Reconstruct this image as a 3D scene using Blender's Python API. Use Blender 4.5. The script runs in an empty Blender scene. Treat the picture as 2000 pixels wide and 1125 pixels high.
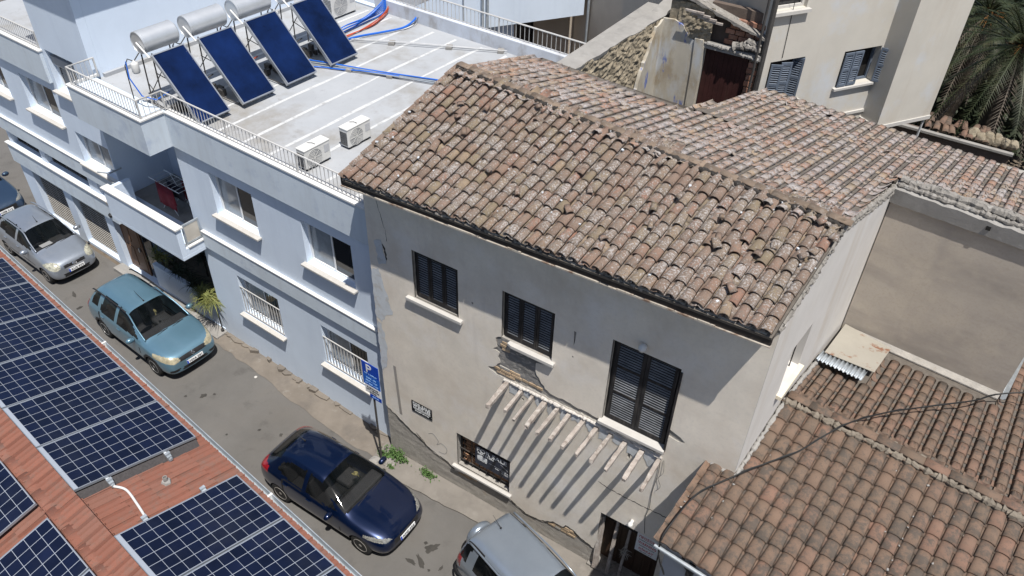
import bpy, bmesh, math, random
from mathutils import Vector, Matrix, noise, geometry
R = math.radians
rng = random.Random(7)
sc = bpy.context.scene
COL = sc.collection

# ------------------------------------------------------------------ camera
PITCH, ROLL, YAW = R(39.6), R(1.9), R(31.9)
def cam_axes():
    cr, sr = math.cos(ROLL), math.sin(ROLL)
    rot = Matrix(((cr, -sr, 0), (sr, cr, 0), (0, 0, 1)))
    right = rot @ Vector((1, 0, 0))
    down = rot @ Vector((0, math.cos(PITCH), math.sin(PITCH)))
    fwd = rot @ Vector((0, -math.sin(PITCH), math.cos(PITCH)))
    X = math.cos(YAW) * right - math.sin(YAW) * fwd
    Y = math.sin(YAW) * right + math.cos(YAW) * fwd
    Z = -down
    return X, Y, Z
_X, _Y, _Z = cam_axes()
cd = bpy.data.cameras.new('camera'); cam = bpy.data.objects.new('camera', cd); COL.objects.link(cam)
m3 = Matrix(((_X[0], -_X[1], -_X[2]), (_Y[0], -_Y[1], -_Y[2]), (_Z[0], -_Z[1], -_Z[2])))
cam.matrix_world = Matrix.Translation((0, 0, 16.75)) @ m3.to_4x4()
cd.sensor_width = 36; cd.lens = 36 * 1556 / 2000; cd.clip_start = .1; cd.clip_end = 2000
sc.camera = cam

# ------------------------------------------------------------------ light
SUN = Vector((.31, -.225, .924)).normalized()
w = bpy.data.worlds.new('World'); sc.world = w; w.use_nodes = True
nt = w.node_tree; bg = nt.nodes['Background']
sky = nt.nodes.new('ShaderNodeTexSky'); sky.sky_type = 'NISHITA'; sky.sun_disc = False
sky.sun_elevation = math.asin(SUN.z); sky.sun_rotation = math.atan2(SUN.x, SUN.y)
nt.links.new(sky.outputs[0], bg.inputs[0]); bg.inputs[1].default_value = .085
sl = bpy.data.lights.new('sun', 'SUN'); sl.energy = 5.0; sl.angle = R(.53); sl.color = (1, .955, .89)
so = bpy.data.objects.new('sun', sl); COL.objects.link(so)
so.rotation_euler = (-SUN).to_track_quat('-Z', 'Y').to_euler(); so.location = (10, -10, 40)
sc.view_settings.view_transform = 'Standard'; sc.view_settings.look = 'None'
sc.view_settings.exposure = .3; sc.view_settings.gamma = 1
sc.render.resolution_x = 1024; sc.render.resolution_y = 576

# ------------------------------------------------------------------ frames
FH = Matrix.Identity(4)                                        # old house
FW = Matrix.Rotation(R(-3.2), 4, 'Z')                          # white building
FN = Matrix.Translation((-1.25, 9.78, 0)) @ Matrix.Rotation(R(-5), 4, 'Z')   # tiled neighbour
FS = Matrix.Translation((-8.5, 2.26, 0)) @ Matrix.Rotation(R(-7.6), 4, 'Z')  # red roof with panels
FC = Matrix.Translation((-5.0, 19.6, 0)) @ Matrix.Rotation(R(55.9), 4, 'Z')  # cream building
FD = Matrix.Translation((-1.26, 9.78, 0)) @ Matrix.Rotation(R(85.1), 4, 'Z') # side wall of old house

# ------------------------------------------------------------------ objects
ORG = {}
def tag(o, label, cat, group=None):
    o['label'] = label; o['category'] = cat
    if group: o['group'] = group
    return o
def thing(name, label, cat, loc=(0, 0, 0), frame=FH, group=None):
    o = bpy.data.objects.new(name, None); COL.objects.link(o)
    o.empty_display_size = .2
    o.matrix_world = frame @ Matrix.Translation(loc)
    tag(o, label, cat, group); ORG[o.name] = Vector(loc)
    return o
def root_org(p):
    while p is not None:
        if p.name in ORG: return ORG[p.name]
        p = p.parent
    return Vector((0, 0, 0))
def link(name, me, parent=None, frame=None):
    o = bpy.data.objects.new(name, me); COL.objects.link(o)
    if parent is not None: o.parent = parent
    elif frame is not None: o.matrix_world = frame
    return o

class MB:
    def __init__(s): s.v = []; s.f = []; s.m = []
    def add(s, vs, fs, m=0):
        b = len(s.v); s.v += [tuple(q) for q in vs]
        for f in fs: s.f.append(tuple(b + i for i in f)); s.m.append(m)
        return s
    def box(s, x0, x1, y0, y1, z0, z1, m=0):
        return s.add([(x0,y0,z0),(x1,y0,z0),(x1,y1,z0),(x0,y1,z0),(x0,y0,z1),(x1,y0,z1),(x1,y1,z1),(x0,y1,z1)],
              [(0,3,2,1),(4,5,6,7),(0,1,5,4),(1,2,6,5),(2,3,7,6),(3,0,4,7)], m)
    def xbox(s, M, sx, sy, sz, m=0):
        c = [(-1,-1,-1),(1,-1,-1),(1,1,-1),(-1,1,-1),(-1,-1,1),(1,-1,1),(1,1,1),(-1,1,1)]
        return s.add([M @ Vector((a*sx/2, b*sy/2, d*sz/2)) for a, b, d in c],
              [(0,3,2,1),(4,5,6,7),(0,1,5,4),(1,2,6,5),(2,3,7,6),(3,0,4,7)], m)
    def quad(s, a, b, c, d, m=0): return s.add([a, b, c, d], [(0, 1, 2, 3)], m)
    def prism(s, poly, ax, d0, d1, m=0):
        """extrude a 2-D polygon; ax='y': poly (x,z) from y=d0 to d1; 'x': poly (y,z); 'z': poly (x,y)"""
        def P(p, d): return {'y': (p[0], d, p[1]), 'x': (d, p[0], p[1]), 'z': (p[0], p[1], d)}[ax]
        n = len(poly); vs = [P(p, d0) for p in poly] + [P(p, d1) for p in poly]
        fs = [tuple(range(n)), tuple(range(2*n-1, n-1, -1))] + [(i, i+n, (i+1) % n + n, (i+1) % n) for i in range(n)]
        return s.add(vs, fs, m)
    def tube(s, pts, r, n=6, m=0, cap=True):
        pts = [Vector(p) for p in pts]; vs = []; fs = []; k = len(pts)
        rr = r if isinstance(r, (list, tuple)) else [r]*k
        ref = None
        for i, p in enumerate(pts):
            d = (pts[min(i+1, k-1)] - pts[max(i-1, 0)])
            if d.length < 1e-9: d = Vector((0, 0, 1))
            d.normalize()
            if ref is None: ref = d.orthogonal().normalized()
            u = (ref - d*ref.dot(d))
            u = u.normalized() if u.length > 1e-6 else d.orthogonal().normalized()
            ref = u; v = d.cross(u)
            for j in range(n):
                a = 2*math.pi*j/n; vs.append(p + rr[i]*(math.cos(a)*u + math.sin(a)*v))
        for i in range(k-1):
            for j in range(n):
                fs.append((i*n+j, i*n+(j+1) % n, (i+1)*n+(j+1) % n, (i+1)*n+j))
        if cap: fs += [tuple(range(n-1, -1, -1)), tuple((k-1)*n+j for j in range(n))]
        return s.add(vs, fs, m)
    def lathe(s, prof, n=16, M=None, m=0):
        M = M or Matrix.Identity(4); vs = []; fs = []
        for r, z in prof:
            for j in range(n):
                a = 2*math.pi*j/n; vs.append(M @ Vector((r*math.cos(a), r*math.sin(a), z)))
        for i in range(len(prof)-1):
            for j in range(n):
                fs.append((i*n+j, i*n+(j+1) % n, (i+1)*n+(j+1) % n, (i+1)*n+j))
        fs.append(tuple(range(n-1, -1, -1))); fs.append(tuple((len(prof)-1)*n+j for j in range(n)))
        return s.add(vs, fs, m)
    def wall(s, a0, a1, z0, z1, d0, d1, holes, m=0, ax='x'):
        """wall slab running along x (ax='x') with rectangular holes (a0,a1,z0,z1), no inner faces"""
        A = sorted({a0, a1, *[min(max(q, a0), a1) for h in holes for q in h[:2]]})
        Z = sorted({z0, z1, *[min(max(q, z0), z1) for h in holes for q in h[2:4]]})
        def solid(i, j):
            if i < 0 or j < 0 or i >= len(A)-1 or j >= len(Z)-1: return False
            ca, cz = (A[i]+A[i+1])/2, (Z[j]+Z[j+1])/2
            return not any(h[0] < ca < h[1] and h[2] < cz < h[3] for h in holes)
        def P(a, d, z): return (a, d, z) if ax == 'x' else (d, a, z)
        for i in range(len(A)-1):
            for j in range(len(Z)-1):
                if not solid(i, j): continue
                a, b, c, e = A[i], A[i+1], Z[j], Z[j+1]
                s.quad(P(a,d0,c), P(b,d0,c), P(b,d0,e), P(a,d0,e), m)
                s.quad(P(b,d1,c), P(a,d1,c), P(a,d1,e), P(b,d1,e), m)
                if not solid(i-1, j): s.quad(P(a,d1,c), P(a,d0,c), P(a,d0,e), P(a,d1,e), m)
                if not solid(i+1, j): s.quad(P(b,d0,c), P(b,d1,c), P(b,d1,e), P(b,d0,e), m)
                if not solid(i, j-1): s.quad(P(a,d1,c), P(b,d1,c), P(b,d0,c), P(a,d0,c), m)
                if not solid(i, j+1): s.quad(P(a,d0,e), P(b,d0,e), P(b,d1,e), P(a,d1,e), m)
        return s
    def mesh(s, name, mats, smooth=False, org=Vector((0, 0, 0))):
        me = bpy.data.meshes.new(name)
        me.from_pydata([(x-org[0], y-org[1], z-org[2]) for x, y, z in s.v], [], s.f)
        for q in (mats if isinstance(mats, (list, tuple)) else [mats]): me.materials.append(q)
        if any(s.m): me.polygons.foreach_set('material_index', s.m)
        if smooth: me.polygons.foreach_set('use_smooth', [True]*len(s.f))
        me.update(); return me
    def build(s, name, mats, parent=None, smooth=False, bevel=0, frame=None, kind=None):
        o = link(name, s.mesh(name, mats, smooth, root_org(parent) if parent else Vector((0,0,0))), parent, frame)
        if bevel:
            b = o.modifiers.new('bevel', 'BEVEL'); b.width = bevel; b.segments = 2; b.limit_method = 'ANGLE'; b.angle_limit = R(40)
        if kind: o['kind'] = kind
        return o

def copy_tree(src, M, label=None, group=None):
    r = src.copy(); COL.objects.link(r); r.matrix_world = M
    if label: r['label'] = label
    if group: r['group'] = group
    for ch in list(src.children):
        c = ch.copy(); COL.objects.link(c); c.parent = r
        for g in list(ch.children):
            d = g.copy(); COL.objects.link(d); d.parent = c
    return r

def text_mesh(body, size, name='lettering', extrude=.002, bold=0.0):
    cu = bpy.data.curves.new('t', 'FONT'); cu.body = body; cu.size = size; cu.extrude = extrude
    cu.align_x = 'CENTER'; cu.align_y = 'CENTER'; cu.offset = bold; cu.resolution_u = 2
    o = bpy.data.objects.new('t', cu); COL.objects.link(o)
    bpy.context.view_layer.update()
    dg = bpy.context.evaluated_depsgraph_get()
    me = bpy.data.meshes.new_from_object(o.evaluated_get(dg)); me.name = name
    bpy.data.objects.remove(o); bpy.data.curves.remove(cu)
    return me
def text_part(body, width, height, M, mat, parent, name='lettering'):
    """letters in the local x-z plane of M facing -y, scaled into width x height; M in parent-local coordinates"""
    me = text_mesh(body, 1.0, name, .004, .012)
    xs = [v.co.x for v in me.vertices]; ys = [v.co.y for v in me.vertices]
    if not xs: return None
    cx, cy = (min(xs)+max(xs))/2, (min(ys)+max(ys))/2
    sx = width/max(1e-6, max(xs)-min(xs)); sy = height/max(1e-6, max(ys)-min(ys))
    for v in me.vertices:
        v.co = M @ Vector(((v.co.x-cx)*sx, -v.co.z*.5-.001, (v.co.y-cy)*sy))
    me.materials.clear(); me.materials.append(mat)
    return link(name, me, parent)

# ------------------------------------------------------------------ materials
def ramp(nt, fac, stops):
    n = nt.nodes.new('ShaderNodeValToRGB'); cr = n.color_ramp
    while len(cr.elements) < len(stops): cr.elements.new(.5)
    for e, (p, c) in zip(cr.elements, stops): e.position = p; e.color = (*c, 1)
    nt.links.new(fac, n.inputs[0]); return n.outputs[0]
def mixc(nt, fac, a, b, mode='MIX'):
    n = nt.nodes.new('ShaderNodeMix'); n.data_type = 'RGBA'; n.blend_type = mode; n.clamp_factor = True
    for sock, val in ((n.inputs[0], fac), (n.inputs[6], a), (n.inputs[7], b)):
        if isinstance(val, (int, float)): sock.default_value = val
        elif isinstance(val, tuple): sock.default_value = (*val, 1)
        else: nt.links.new(val, sock)
    return n.outputs[2]
def nz(nt, scale, detail=4, rough=.6, stretch=None, coord='pos', off=(0,0,0)):
    if coord == 'pos': src = nt.nodes.new('ShaderNodeNewGeometry').outputs['Position']
    else: src = nt.nodes.new('ShaderNodeTexCoord').outputs['Object']
    mp = nt.nodes.new('ShaderNodeMapping'); mp.inputs['Scale'].default_value = stretch or (1, 1, 1)
    mp.inputs['Location'].default_value = off
    nt.links.new(src, mp.inputs[0])
    n = nt.nodes.new('ShaderNodeTexNoise'); n.inputs['Scale'].default_value = scale
    n.inputs['Detail'].default_value = detail; n.inputs['Roughness'].default_value = rough
    nt.links.new(mp.outputs[0], n.inputs['Vector']); return n.outputs['Fac']
def mrange(nt, v, a, b, c=0, d=1):
    n = nt.nodes.new('ShaderNodeMapRange'); nt.links.new(v, n.inputs[0])
    for i, q in enumerate((a, b, c, d)): n.inputs[1+i].default_value = q
    n.clamp = True; return n.outputs[0]
def mat(name, base, rough=.85, var=.12, scale=1.5, bump=0, bscale=30, spec=.35, metal=0, layers=(), coat=0, emit=None, coord='pos', rnd=0):
    """layers: (colour, noise scale, lo, hi, amount, stretch)"""
    m = bpy.data.materials.new(name); m.use_nodes = True; nt = m.node_tree
    b = nt.nodes['Principled BSDF']; b.inputs['Roughness'].default_value = rough; b.inputs['Metallic'].default_value = metal
    b.inputs['Specular IOR Level'].default_value = spec
    if coat: b.inputs['Coat Weight'].default_value = coat; b.inputs['Coat Roughness'].default_value = .03
    if var:
        f = nz(nt, scale, 5, .65, coord=coord)
        c = ramp(nt, f, [(.3, tuple(max(0, q*(1-var)) for q in base)), (.7, tuple(min(1, q*(1+var)) for q in base))])
    else:
        n = nt.nodes.new('ShaderNodeRGB'); n.outputs[0].default_value = (*base, 1); c = n.outputs[0]
    if rnd:
        oi = nt.nodes.new('ShaderNodeObjectInfo')
        k = mrange(nt, oi.outputs['Random'], 0, 1, 1-rnd, 1+rnd)
        hs = nt.nodes.new('ShaderNodeHueSaturation'); nt.links.new(k, hs.inputs['Value']); nt.links.new(c, hs.inputs['Color']); c = hs.outputs[0]
    for i, L in enumerate(layers):
        col, s2, lo, hi, amt = L[:5]; st = L[5] if len(L) > 5 else None
        f = mrange(nt, nz(nt, s2, 6, .65, st, coord, (i*7.3, i*3.1, i*5.7)), lo, hi, 0, amt)
        c = mixc(nt, f, c, col)
    nt.links.new(c, b.inputs['Base Color'])
    if bump:
        bm = nt.nodes.new('ShaderNodeBump'); bm.inputs['Strength'].default_value = bump; bm.inputs['Distance'].default_value = .02
        nt.links.new(nz(nt, bscale, 6, .7, coord=coord), bm.inputs['Height']); nt.links.new(bm.outputs[0], b.inputs['Normal'])
    return m

V = (1, 1, .12)   # vertical streaks
white_wall = mat('white_wall', (.60, .685, .80), .8, .04, .8, .12, 60, layers=[((.45, .53, .66), 2.2, .5, .85, .5, V)])
white_fascia = mat('white_fascia', (.535, .60, .665), .85, .06, 1, .15, 50, layers=[((.34, .40, .52), 1.9, .54, .72, .6), ((.38, .40, .42), 4, .5, .8, .4, V)])
white_trim = mat('white_trim', (.62, .62, .61), .7, .05, 3, .05, 60)
sill_mat = mat('sill_stone', (.47, .455, .43), .7, .06, 6, .05, 50)
deck_mat = mat('deck_coating', (.335, .35, .37), .8, .07, .7, .08, 20, layers=[((.235, .22, .195), .5, .47, .66, .85), ((.37, .385, .41), 1.3, .5, .7, .6), ((.16, .15, .14), 2.2, .6, .74, .6), ((.15, .145, .14), 9, .66, .76, .5)])
deck_stripe = mat('deck_stripe', (.52, .53, .535), .7, .06, 5, .05, 30, layers=[((.28, .28, .28), 5, .5, .7, .8)])
rail_white = mat('rail_paint', (.47, .465, .455), .5, .08, 8, layers=[((.4, .33, .28), 9, .6, .8, .5)])
alu = mat('white_aluminium', (.72, .74, .76), .4, .03, 5)
def glassy(name, base, rough=.06):
    return mat(name, base, rough, .3, 1.1, spec=.6)
glass_dark = glassy('dark_glass', (.012, .013, .016))
glass_curtain = mat('curtain_glass', (.22, .25, .28), .12, .35, 2, spec=.6)
plaster = mat('beige_plaster', (.70, .645, .565), .92, .09, 1.3, .55, 80,
   layers=[((.58, .51, .43), 1.1, .48, .72, .7), ((.74, .71, .68), .8, .5, .68, .7), ((.50, .445, .39), 2.0, .56, .76, .45, V), ((.55, .515, .475), 14, .5, .75, .4), ((.34, .31, .28), 9, .70, .8, .5)])
side_plaster = mat('pale_side_plaster', (.56, .54, .515), .9, .05, 1.4, .25, 90, layers=[((.46, .40, .33), 1.6, .5, .75, .6, V), ((.62, .60, .58), 1.1, .5, .7, .5)])
beige_render = mat('beige_render', (.40, .355, .305), .93, .08, .8, .4, 70,
   layers=[((.28, .25, .22), .9, .46, .68, .85, (.5, .5, 1.6)), ((.47, .41, .335), 1.5, .48, .7, .6), ((.30, .27, .24), 1.3, .55, .72, .6, V), ((.34, .29, .235), 20, .5, .7, .5), ((.22, .19, .17), 5, .66, .82, .3)])
patch_blue = mat('old_limewash', (.50, .53, .56), .9, .08, 5, .3, 40, layers=[((.38, .35, .31), 4, .5, .7, .8)])
rough_render = mat('rough_render', (.34, .32, .29), .95, .15, 5, 1.0, 26, layers=[((.22, .21, .20), 3, .48, .7, .7, (.4, .4, 2)), ((.46, .43, .39), 8, .55, .72, .6), ((.30, .23, .16), 2, .58, .72, .5)])
stone_brick = mat('sandstone_brick', (.44, .33, .22), .95, .2, 6, .6, 40, rnd=.25, layers=[((.40, .22, .15), 3, .55, .7, .5)])
red_brick = mat('red_brick', (.30, .15, .10), .95, .2, 6, .6, 40, rnd=.2, layers=[((.32, .27, .24), 7, .5, .75, .7)])
mortar = mat('old_mortar', (.24, .225, .205), .95, .2, 9, 1.0, 30, layers=[((.42, .41, .39), 7, .58, .7, .8), ((.07, .07, .065), 11, .55, .68, .8)])
concrete = mat('concrete', (.27, .26, .245), .95, .12, 2, .5, 40, layers=[((.17, .165, .16), 3, .52, .75, .6), ((.36, .35, .335), 5, .55, .75, .5)])
dark_wood = mat('dark_old_wood', (.018, .017, .018), .7, .4, 6, .4, 30, spec=.3, layers=[((.075, .066, .06), 5, .5, .75, .8, (3, 3, .4))])
slat_mat = mat('weathered_slats', (.115, .122, .132), .55, .4, 5, .2, 40, spec=.5, layers=[((.16, .155, .15), 3, .5, .8, .7, (1, 1, 6))])
grey_wood = mat('weathered_grey_wood', (.33, .29, .26), .95, .2, 6, .7, 30, layers=[((.50, .47, .435), 8, .5, .68, .8, (1.5, 1.5, .5)), ((.13, .105, .088), 7, .55, .68, .8), ((.25, .17, .13), 3, .6, .72, .4)], rnd=.12)
roof_under = mat('roof_bedding', (.12, .105, .09), .95, .25, 8, .5, 30)
bark_dark = mat('eave_board_wood', (.035, .028, .024), .9, .3, 8, .4, 30)
def tile_mat(name, stops, lichen, amt, patchs, dark=(.10, .085, .07), lo=.5, hi=.62, lsc=26, lichen2=None, tv=.12):
    m = bpy.data.materials.new(name); m.use_nodes = True; nt = m.node_tree
    b = nt.nodes['Principled BSDF']; b.inputs['Roughness'].default_value = .93; b.inputs['Specular IOR Level'].default_value = .2
    oi = nt.nodes.new('ShaderNodeObjectInfo'); at = nt.nodes.new('ShaderNodeAttribute'); at.attribute_name = 'rnd'
    ad = nt.nodes.new('ShaderNodeMath'); ad.operation = 'ADD'; nt.links.new(oi.outputs['Random'], ad.inputs[0]); nt.links.new(at.outputs['Fac'], ad.inputs[1])
    fr = nt.nodes.new('ShaderNodeMath'); fr.operation = 'FRACT'; nt.links.new(ad.outputs[0], fr.inputs[0])
    c = ramp(nt, fr.outputs[0], stops)
    f0 = nz(nt, 9, 4, .6); c = mixc(nt, mrange(nt, f0, .35, .65, 0, .45), c, patchs)
    f1 = nz(nt, lsc, 6, .75)
    f2 = nz(nt, 2.6, 3, .5, off=(3, 9, 1))
    m7 = nt.nodes.new('ShaderNodeMath'); m7.operation = 'MULTIPLY'; m7.inputs[1].default_value = 7.31
    r2 = nt.nodes.new('ShaderNodeMath'); r2.operation = 'FRACT'; nt.links.new(fr.outputs[0], m7.inputs[0]); nt.links.new(m7.outputs[0], r2.inputs[0])
    def grown(f, a, k):
        # growth depends on the spot, on the tile and on the part of the roof
        u = nt.nodes.new('ShaderNodeMath'); u.operation = 'MULTIPLY_ADD'; nt.links.new(r2.outputs[0], u.inputs[0]); u.inputs[1].default_value = a; nt.links.new(f, u.inputs[2])
        q = nt.nodes.new('ShaderNodeMath'); q.operation = 'MULTIPLY_ADD'; nt.links.new(f2, q.inputs[0]); q.inputs[1].default_value = k; nt.links.new(u.outputs[0], q.inputs[2]); return q.outputs[0]
    o1 = .5*tv+.1
    c = mixc(nt, mrange(nt, grown(f1, tv, .2), lo+o1, hi+o1, 0, amt), c, lichen2 or lichen)
    if lichen2: c = mixc(nt, mrange(nt, grown(nz(nt, lsc*1.9, 5, .7, off=(8, 1, 4)), tv*.6, .2), lo+.09+.3*tv+.1, hi+.07+.3*tv+.1, 0, .9), c, lichen)
    f3 = nz(nt, 55, 4, .7, off=(5, 2, 8)); c = mixc(nt, mrange(nt, f3, .56, .64, 0, .65), c, dark)
    nt.links.new(c, b.inputs['Base Color'])
    bm = nt.nodes.new('ShaderNodeBump'); bm.inputs['Strength'].default_value = .5; bm.inputs['Distance'].default_value = .01
    nt.links.new(f1, bm.inputs['Height']); nt.links.new(bm.outputs[0], b.inputs['Normal'])
    return m
old_tile = tile_mat('old_clay_tile', [(0, (.155, .112, .088)), (.22, (.195, .140, .108)), (.42, (.215, .138, .104)), (.56, (.18, .148, .098)), (.7, (.245, .188, .128)), (.84, (.188, .134, .106)), (.95, (.25, .125, .085)), (1, (.175, .152, .13))],
   (.35, .33, .318), .8, (.19, .136, .106), dark=(.06, .05, .042), lo=.465, hi=.535, lsc=16, lichen2=(.175, .145, .122), tv=.14)
back_tile = tile_mat('old_clay_tile_lichen', [(0, (.23, .15, .115)), (.3, (.275, .19, .135)), (.5, (.29, .15, .10)), (.75, (.31, .235, .15)), (1, (.22, .185, .15))],
   (.36, .345, .345), .75, (.235, .17, .135), dark=(.09, .075, .065), lo=.43, hi=.53, lsc=13, lichen2=(.235, .215, .205), tv=.14)
new_tile = tile_mat('brown_clay_tile', [(0, (.155, .108, .080)), (.3, (.175, .117, .085)), (.55, (.138, .103, .077)), (.75, (.205, .120, .088)), (1, (.128, .098, .075))],
   (.078, .068, .059), .85, (.172, .118, .088), dark=(.11, .085, .065), lo=.45, hi=.62, lsc=7)
red_tile = tile_mat('red_clay_tile', [(0, (.205, .085, .060)), (.5, (.235, .098, .069)), (1, (.205, .10, .075))],
   (.165, .11, .09), .75, (.18, .088, .066), dark=(.16, .08, .055), lo=.5, hi=.7, lsc=8)
asphalt = mat('asphalt', (.122, .117, .111), .93, .14, .6, .6, 150, layers=[((.135, .124, .112), .35, .45, .7, .7), ((.075, .071, .067), 1.6, .56, .72, .6), ((.16, .15, .14), 60, .6, .75, .5), ((.06, .057, .054), 45, .6, .75, .5), ((.04, .038, .036), 2.4, .72, .78, .6), ((.14, .128, .115), 5, .64, .75, .35)])
pavement_mat = mat('cement_pavement', (.185, .17, .152), .95, .12, 1.2, .4, 60, layers=[((.125, .115, .105), 1.4, .5, .72, .7), ((.25, .235, .215), 2.5, .55, .75, .5)])
dust_strip = mat('dusty_verge', (.17, .148, .125), .95, .15, 1.5, .4, 60, layers=[((.105, .095, .087), 1.2, .5, .7, .7), ((.28, .27, .25), 5, .6, .75, .5)])
stain_mat = mat('oil_stain', (.045, .042, .038), .8, .3, 4, .2, 60)
galv = mat('galvanised_steel', (.34, .375, .405), .45, .12, 3, .1, 30, metal=.35, spec=.5, layers=[((.6, .63, .66), 5, .5, .7, .5)])
steel = mat('steel', (.5, .52, .54), .35, .1, 6, metal=.8)
tank_mat = mat('tank_steel', (.60, .62, .64), .38, .06, 3, metal=.55, spec=.5)
dark_metal = mat('dark_metal', (.055, .052, .05), .6, .3, 6)
collector_glass = mat('collector_glass', (.0025, .010, .048), .10, .6, .9, spec=.5)
pv_cell = mat('pv_cell', (.0045, .007, .022), .12, .25, 3, spec=.55, rnd=.25, layers=[((.02, .022, .03), 1.1, .5, .75, .5)])
pv_sheet = mat('pv_backsheet', (.29, .32, .37), .25, .03, 4, spec=.5)
black_plastic = mat('black_plastic', (.018, .018, .02), .55, .2, 8)
rubber = mat('rubber', (.016, .016, .016), .85, .2, 12)
white_plastic = mat('white_plastic', (.58, .58, .565), .45, .05, 6)
blue_pipe = mat('blue_pipe', (.02, .13, .55), .45, .15, 4)
red_pipe = mat('red_pipe', (.42, .07, .03), .5, .2, 4)
grey_pipe = mat('grey_pipe', (.45, .46, .47), .5, .15, 4)
cable_mat = mat('cable_black', (.012, .012, .012), .6, 0)
sign_blue = mat('sign_blue', (.006, .055, .42), .45, .08, 6)
sign_black = mat('sign_black', (.012, .013, .016), .5, .1, 6)
sign_navy = mat('sign_navy', (.016, .022, .042), .45, .15, 6)
sign_white = mat('sign_white', (.72, .73, .74), .55, .04, 6)
ink_white = mat('ink_white', (.70, .72, .74), .6, 0)
ink_black = mat('ink_black', (.015, .015, .018), .6, 0)
ink_red = mat('ink_red', (.42, .02, .03), .6, 0)
ink_blue = mat('ink_blue', (.25, .45, .75), .6, 0)
adobe = mat('adobe_rubble', (.25, .215, .16), .96, .25, 6, 1.0, 16, layers=[((.16, .125, .085), 7, .5, .68, .8), ((.44, .38, .28), 9, .56, .72, .7)])
lime_plaster = mat('peeling_lime_plaster', (.44, .41, .35), .93, .1, 1.5, .4, 40, layers=[((.30, .245, .17), 1.6, .48, .64, .85, (1, 1, .6)), ((.46, .48, .50), 2.2, .50, .62, .85, (1, 1, .4)), ((.05, .11, .40), 2.6, .57, .63, .8, (1, 1, .35))])
maroon = mat('maroon_door', (.042, .014, .013), .6, .25, 3, .2, 20, layers=[((.09, .05, .04), 5, .6, .8, .5, V)])
cream_wall = mat('cream_wall', (.50, .475, .425), .88, .06, .8, .2, 60, layers=[((.50, .525, .56), 1.0, .52, .7, .75), ((.37, .31, .24), 1.0, .55, .8, .5, V)])
sand_wall = mat('sand_wall', (.42, .365, .305), .92, .06, 1.2, .35, 90)
shutter_grey = mat('blue_grey_shutter', (.105, .13, .17), .65, .2, 5, .1, 40)
interior_dark = mat('dark_interior', (.012, .011, .010), .9, .3, 2)
brown_door = mat('brown_door', (.14, .075, .042), .6, .15, 3, .2, 30, layers=[((.08, .045, .03), 3, .5, .75, .6, V)])
rust_sheet = mat('painted_rusty_sheet', (.31, .29, .25), .6, .06, 2, .1, 30, layers=[((.19, .075, .035), 2.6, .58, .66, .9)])
leaf_green = mat('leaf_green', (.15, .165, .05), .6, .3, 6, layers=[((.26, .22, .075), 5, .52, .7, .8)])
leaf_dark = mat('leaf_dark', (.020, .028, .013), .65, .3, 5, layers=[((.05, .045, .025), 4, .55, .7, .7)])
palm_green = mat('palm_green', (.026, .036, .014), .55, .3, 3, layers=[((.07, .062, .028), 2, .5, .7, .7)])
palm_dry = mat('palm_dry', (.15, .125, .10), .8, .25, 4)
palm_bark = mat('palm_bark', (.045, .035, .025), .95, .3, 6, .8, 20)
weed_green = mat('weed_green', (.06, .115, .03), .7, .3, 8)
soil = mat('soil', (.13, .105, .08), .95, .2, 3, .5, 20)
cloth_red = mat('cloth_maroon', (.16, .012, .022), .85, .2, 10)
cloth_dark = mat('cloth_dark', (.02, .018, .028), .85, .2, 10)
dark_wall_mat = mat('dark_render', (.11, .085, .07), .95, .2, 2, .4, 30)
# ================================================================== SETTING
def sheet(name, poly, z, m, frame=FH, sub=0):
    mb = MB(); mb.add([(x, y, z) for x, y in poly], [tuple(range(len(poly)))])
    o = mb.build(name, m, frame=frame); o['kind'] = 'structure'; return o
sheet('ground', [(-220, -220), (220, -220), (220, 260), (-220, 260)], -.02, soil)
street = sheet('street', [(-120, 1.0), (30, 1.0), (30, 9.75), (-9, 9.75), (-9.2, 9.9), (-120, 16.2)], -.008, asphalt)
sheet('side_street', [(-60, 9), (-27.0, 11.05), (-24.5, 60), (-60, 60)], -.004, asphalt)
# cement pavement along the old house, with a kerb-less worn edge
def ragged(pts, amp, step=.18, seed=3):
    r = random.Random(seed); out = []
    for a, b in zip(pts[:-1], pts[1:]):
        n = max(1, int(math.dist(a, b)/step))
        for i in range(n):
            t = i/n; out.append((a[0]+(b[0]-a[0])*t + (r.uniform(-amp, amp) if i else 0)*.5, a[1]+(b[1]-a[1])*t + (r.uniform(-amp, amp) if i else 0)))
    out.append(pts[-1]); return out
mb = MB()
edge = ragged([(-9.9, 9.02), (-6.7, 9.2), (-3, 9.25), (2, 9.2)], .02)
mb.prism(edge + [(2, 9.9), (-9.9, 9.9)], 'z', -.02, .035)
o = mb.build('pavement', pavement_mat); o['kind'] = 'structure'
mb = MB()
edge = ragged([(-20.9, 8.92), (-17, 9.0), (-12, 8.72), (-10.3, 8.75)], .05, .3, 5)
mb.add([(x, y, .004) for x, y in edge + [(-10.3, 9.6), (-20.9, 9.6)]], [tuple(range(len(edge)+2))])
o = mb.build('dusty_verge', dust_strip, frame=FW); o['kind'] = 'structure'
# crumbly low kerb stones under the white wall
mb = MB(); r = random.Random(4); x = -20.9
while x < -10.3:
    L = r.uniform(.15, .5)
    if r.random() < .8:
        mb.prism([(x, 9.50), (x, 9.38+r.uniform(-.05, .07)), (x+L*.5, 9.36+r.uniform(-.06, .08)), (x+L, 9.4+r.uniform(-.05, .07)), (x+L, 9.50)], 'z', 0, r.uniform(.03, .12))
    x += L
o = mb.build('kerb', dust_strip, frame=FW); o['kind'] = 'structure'
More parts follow.
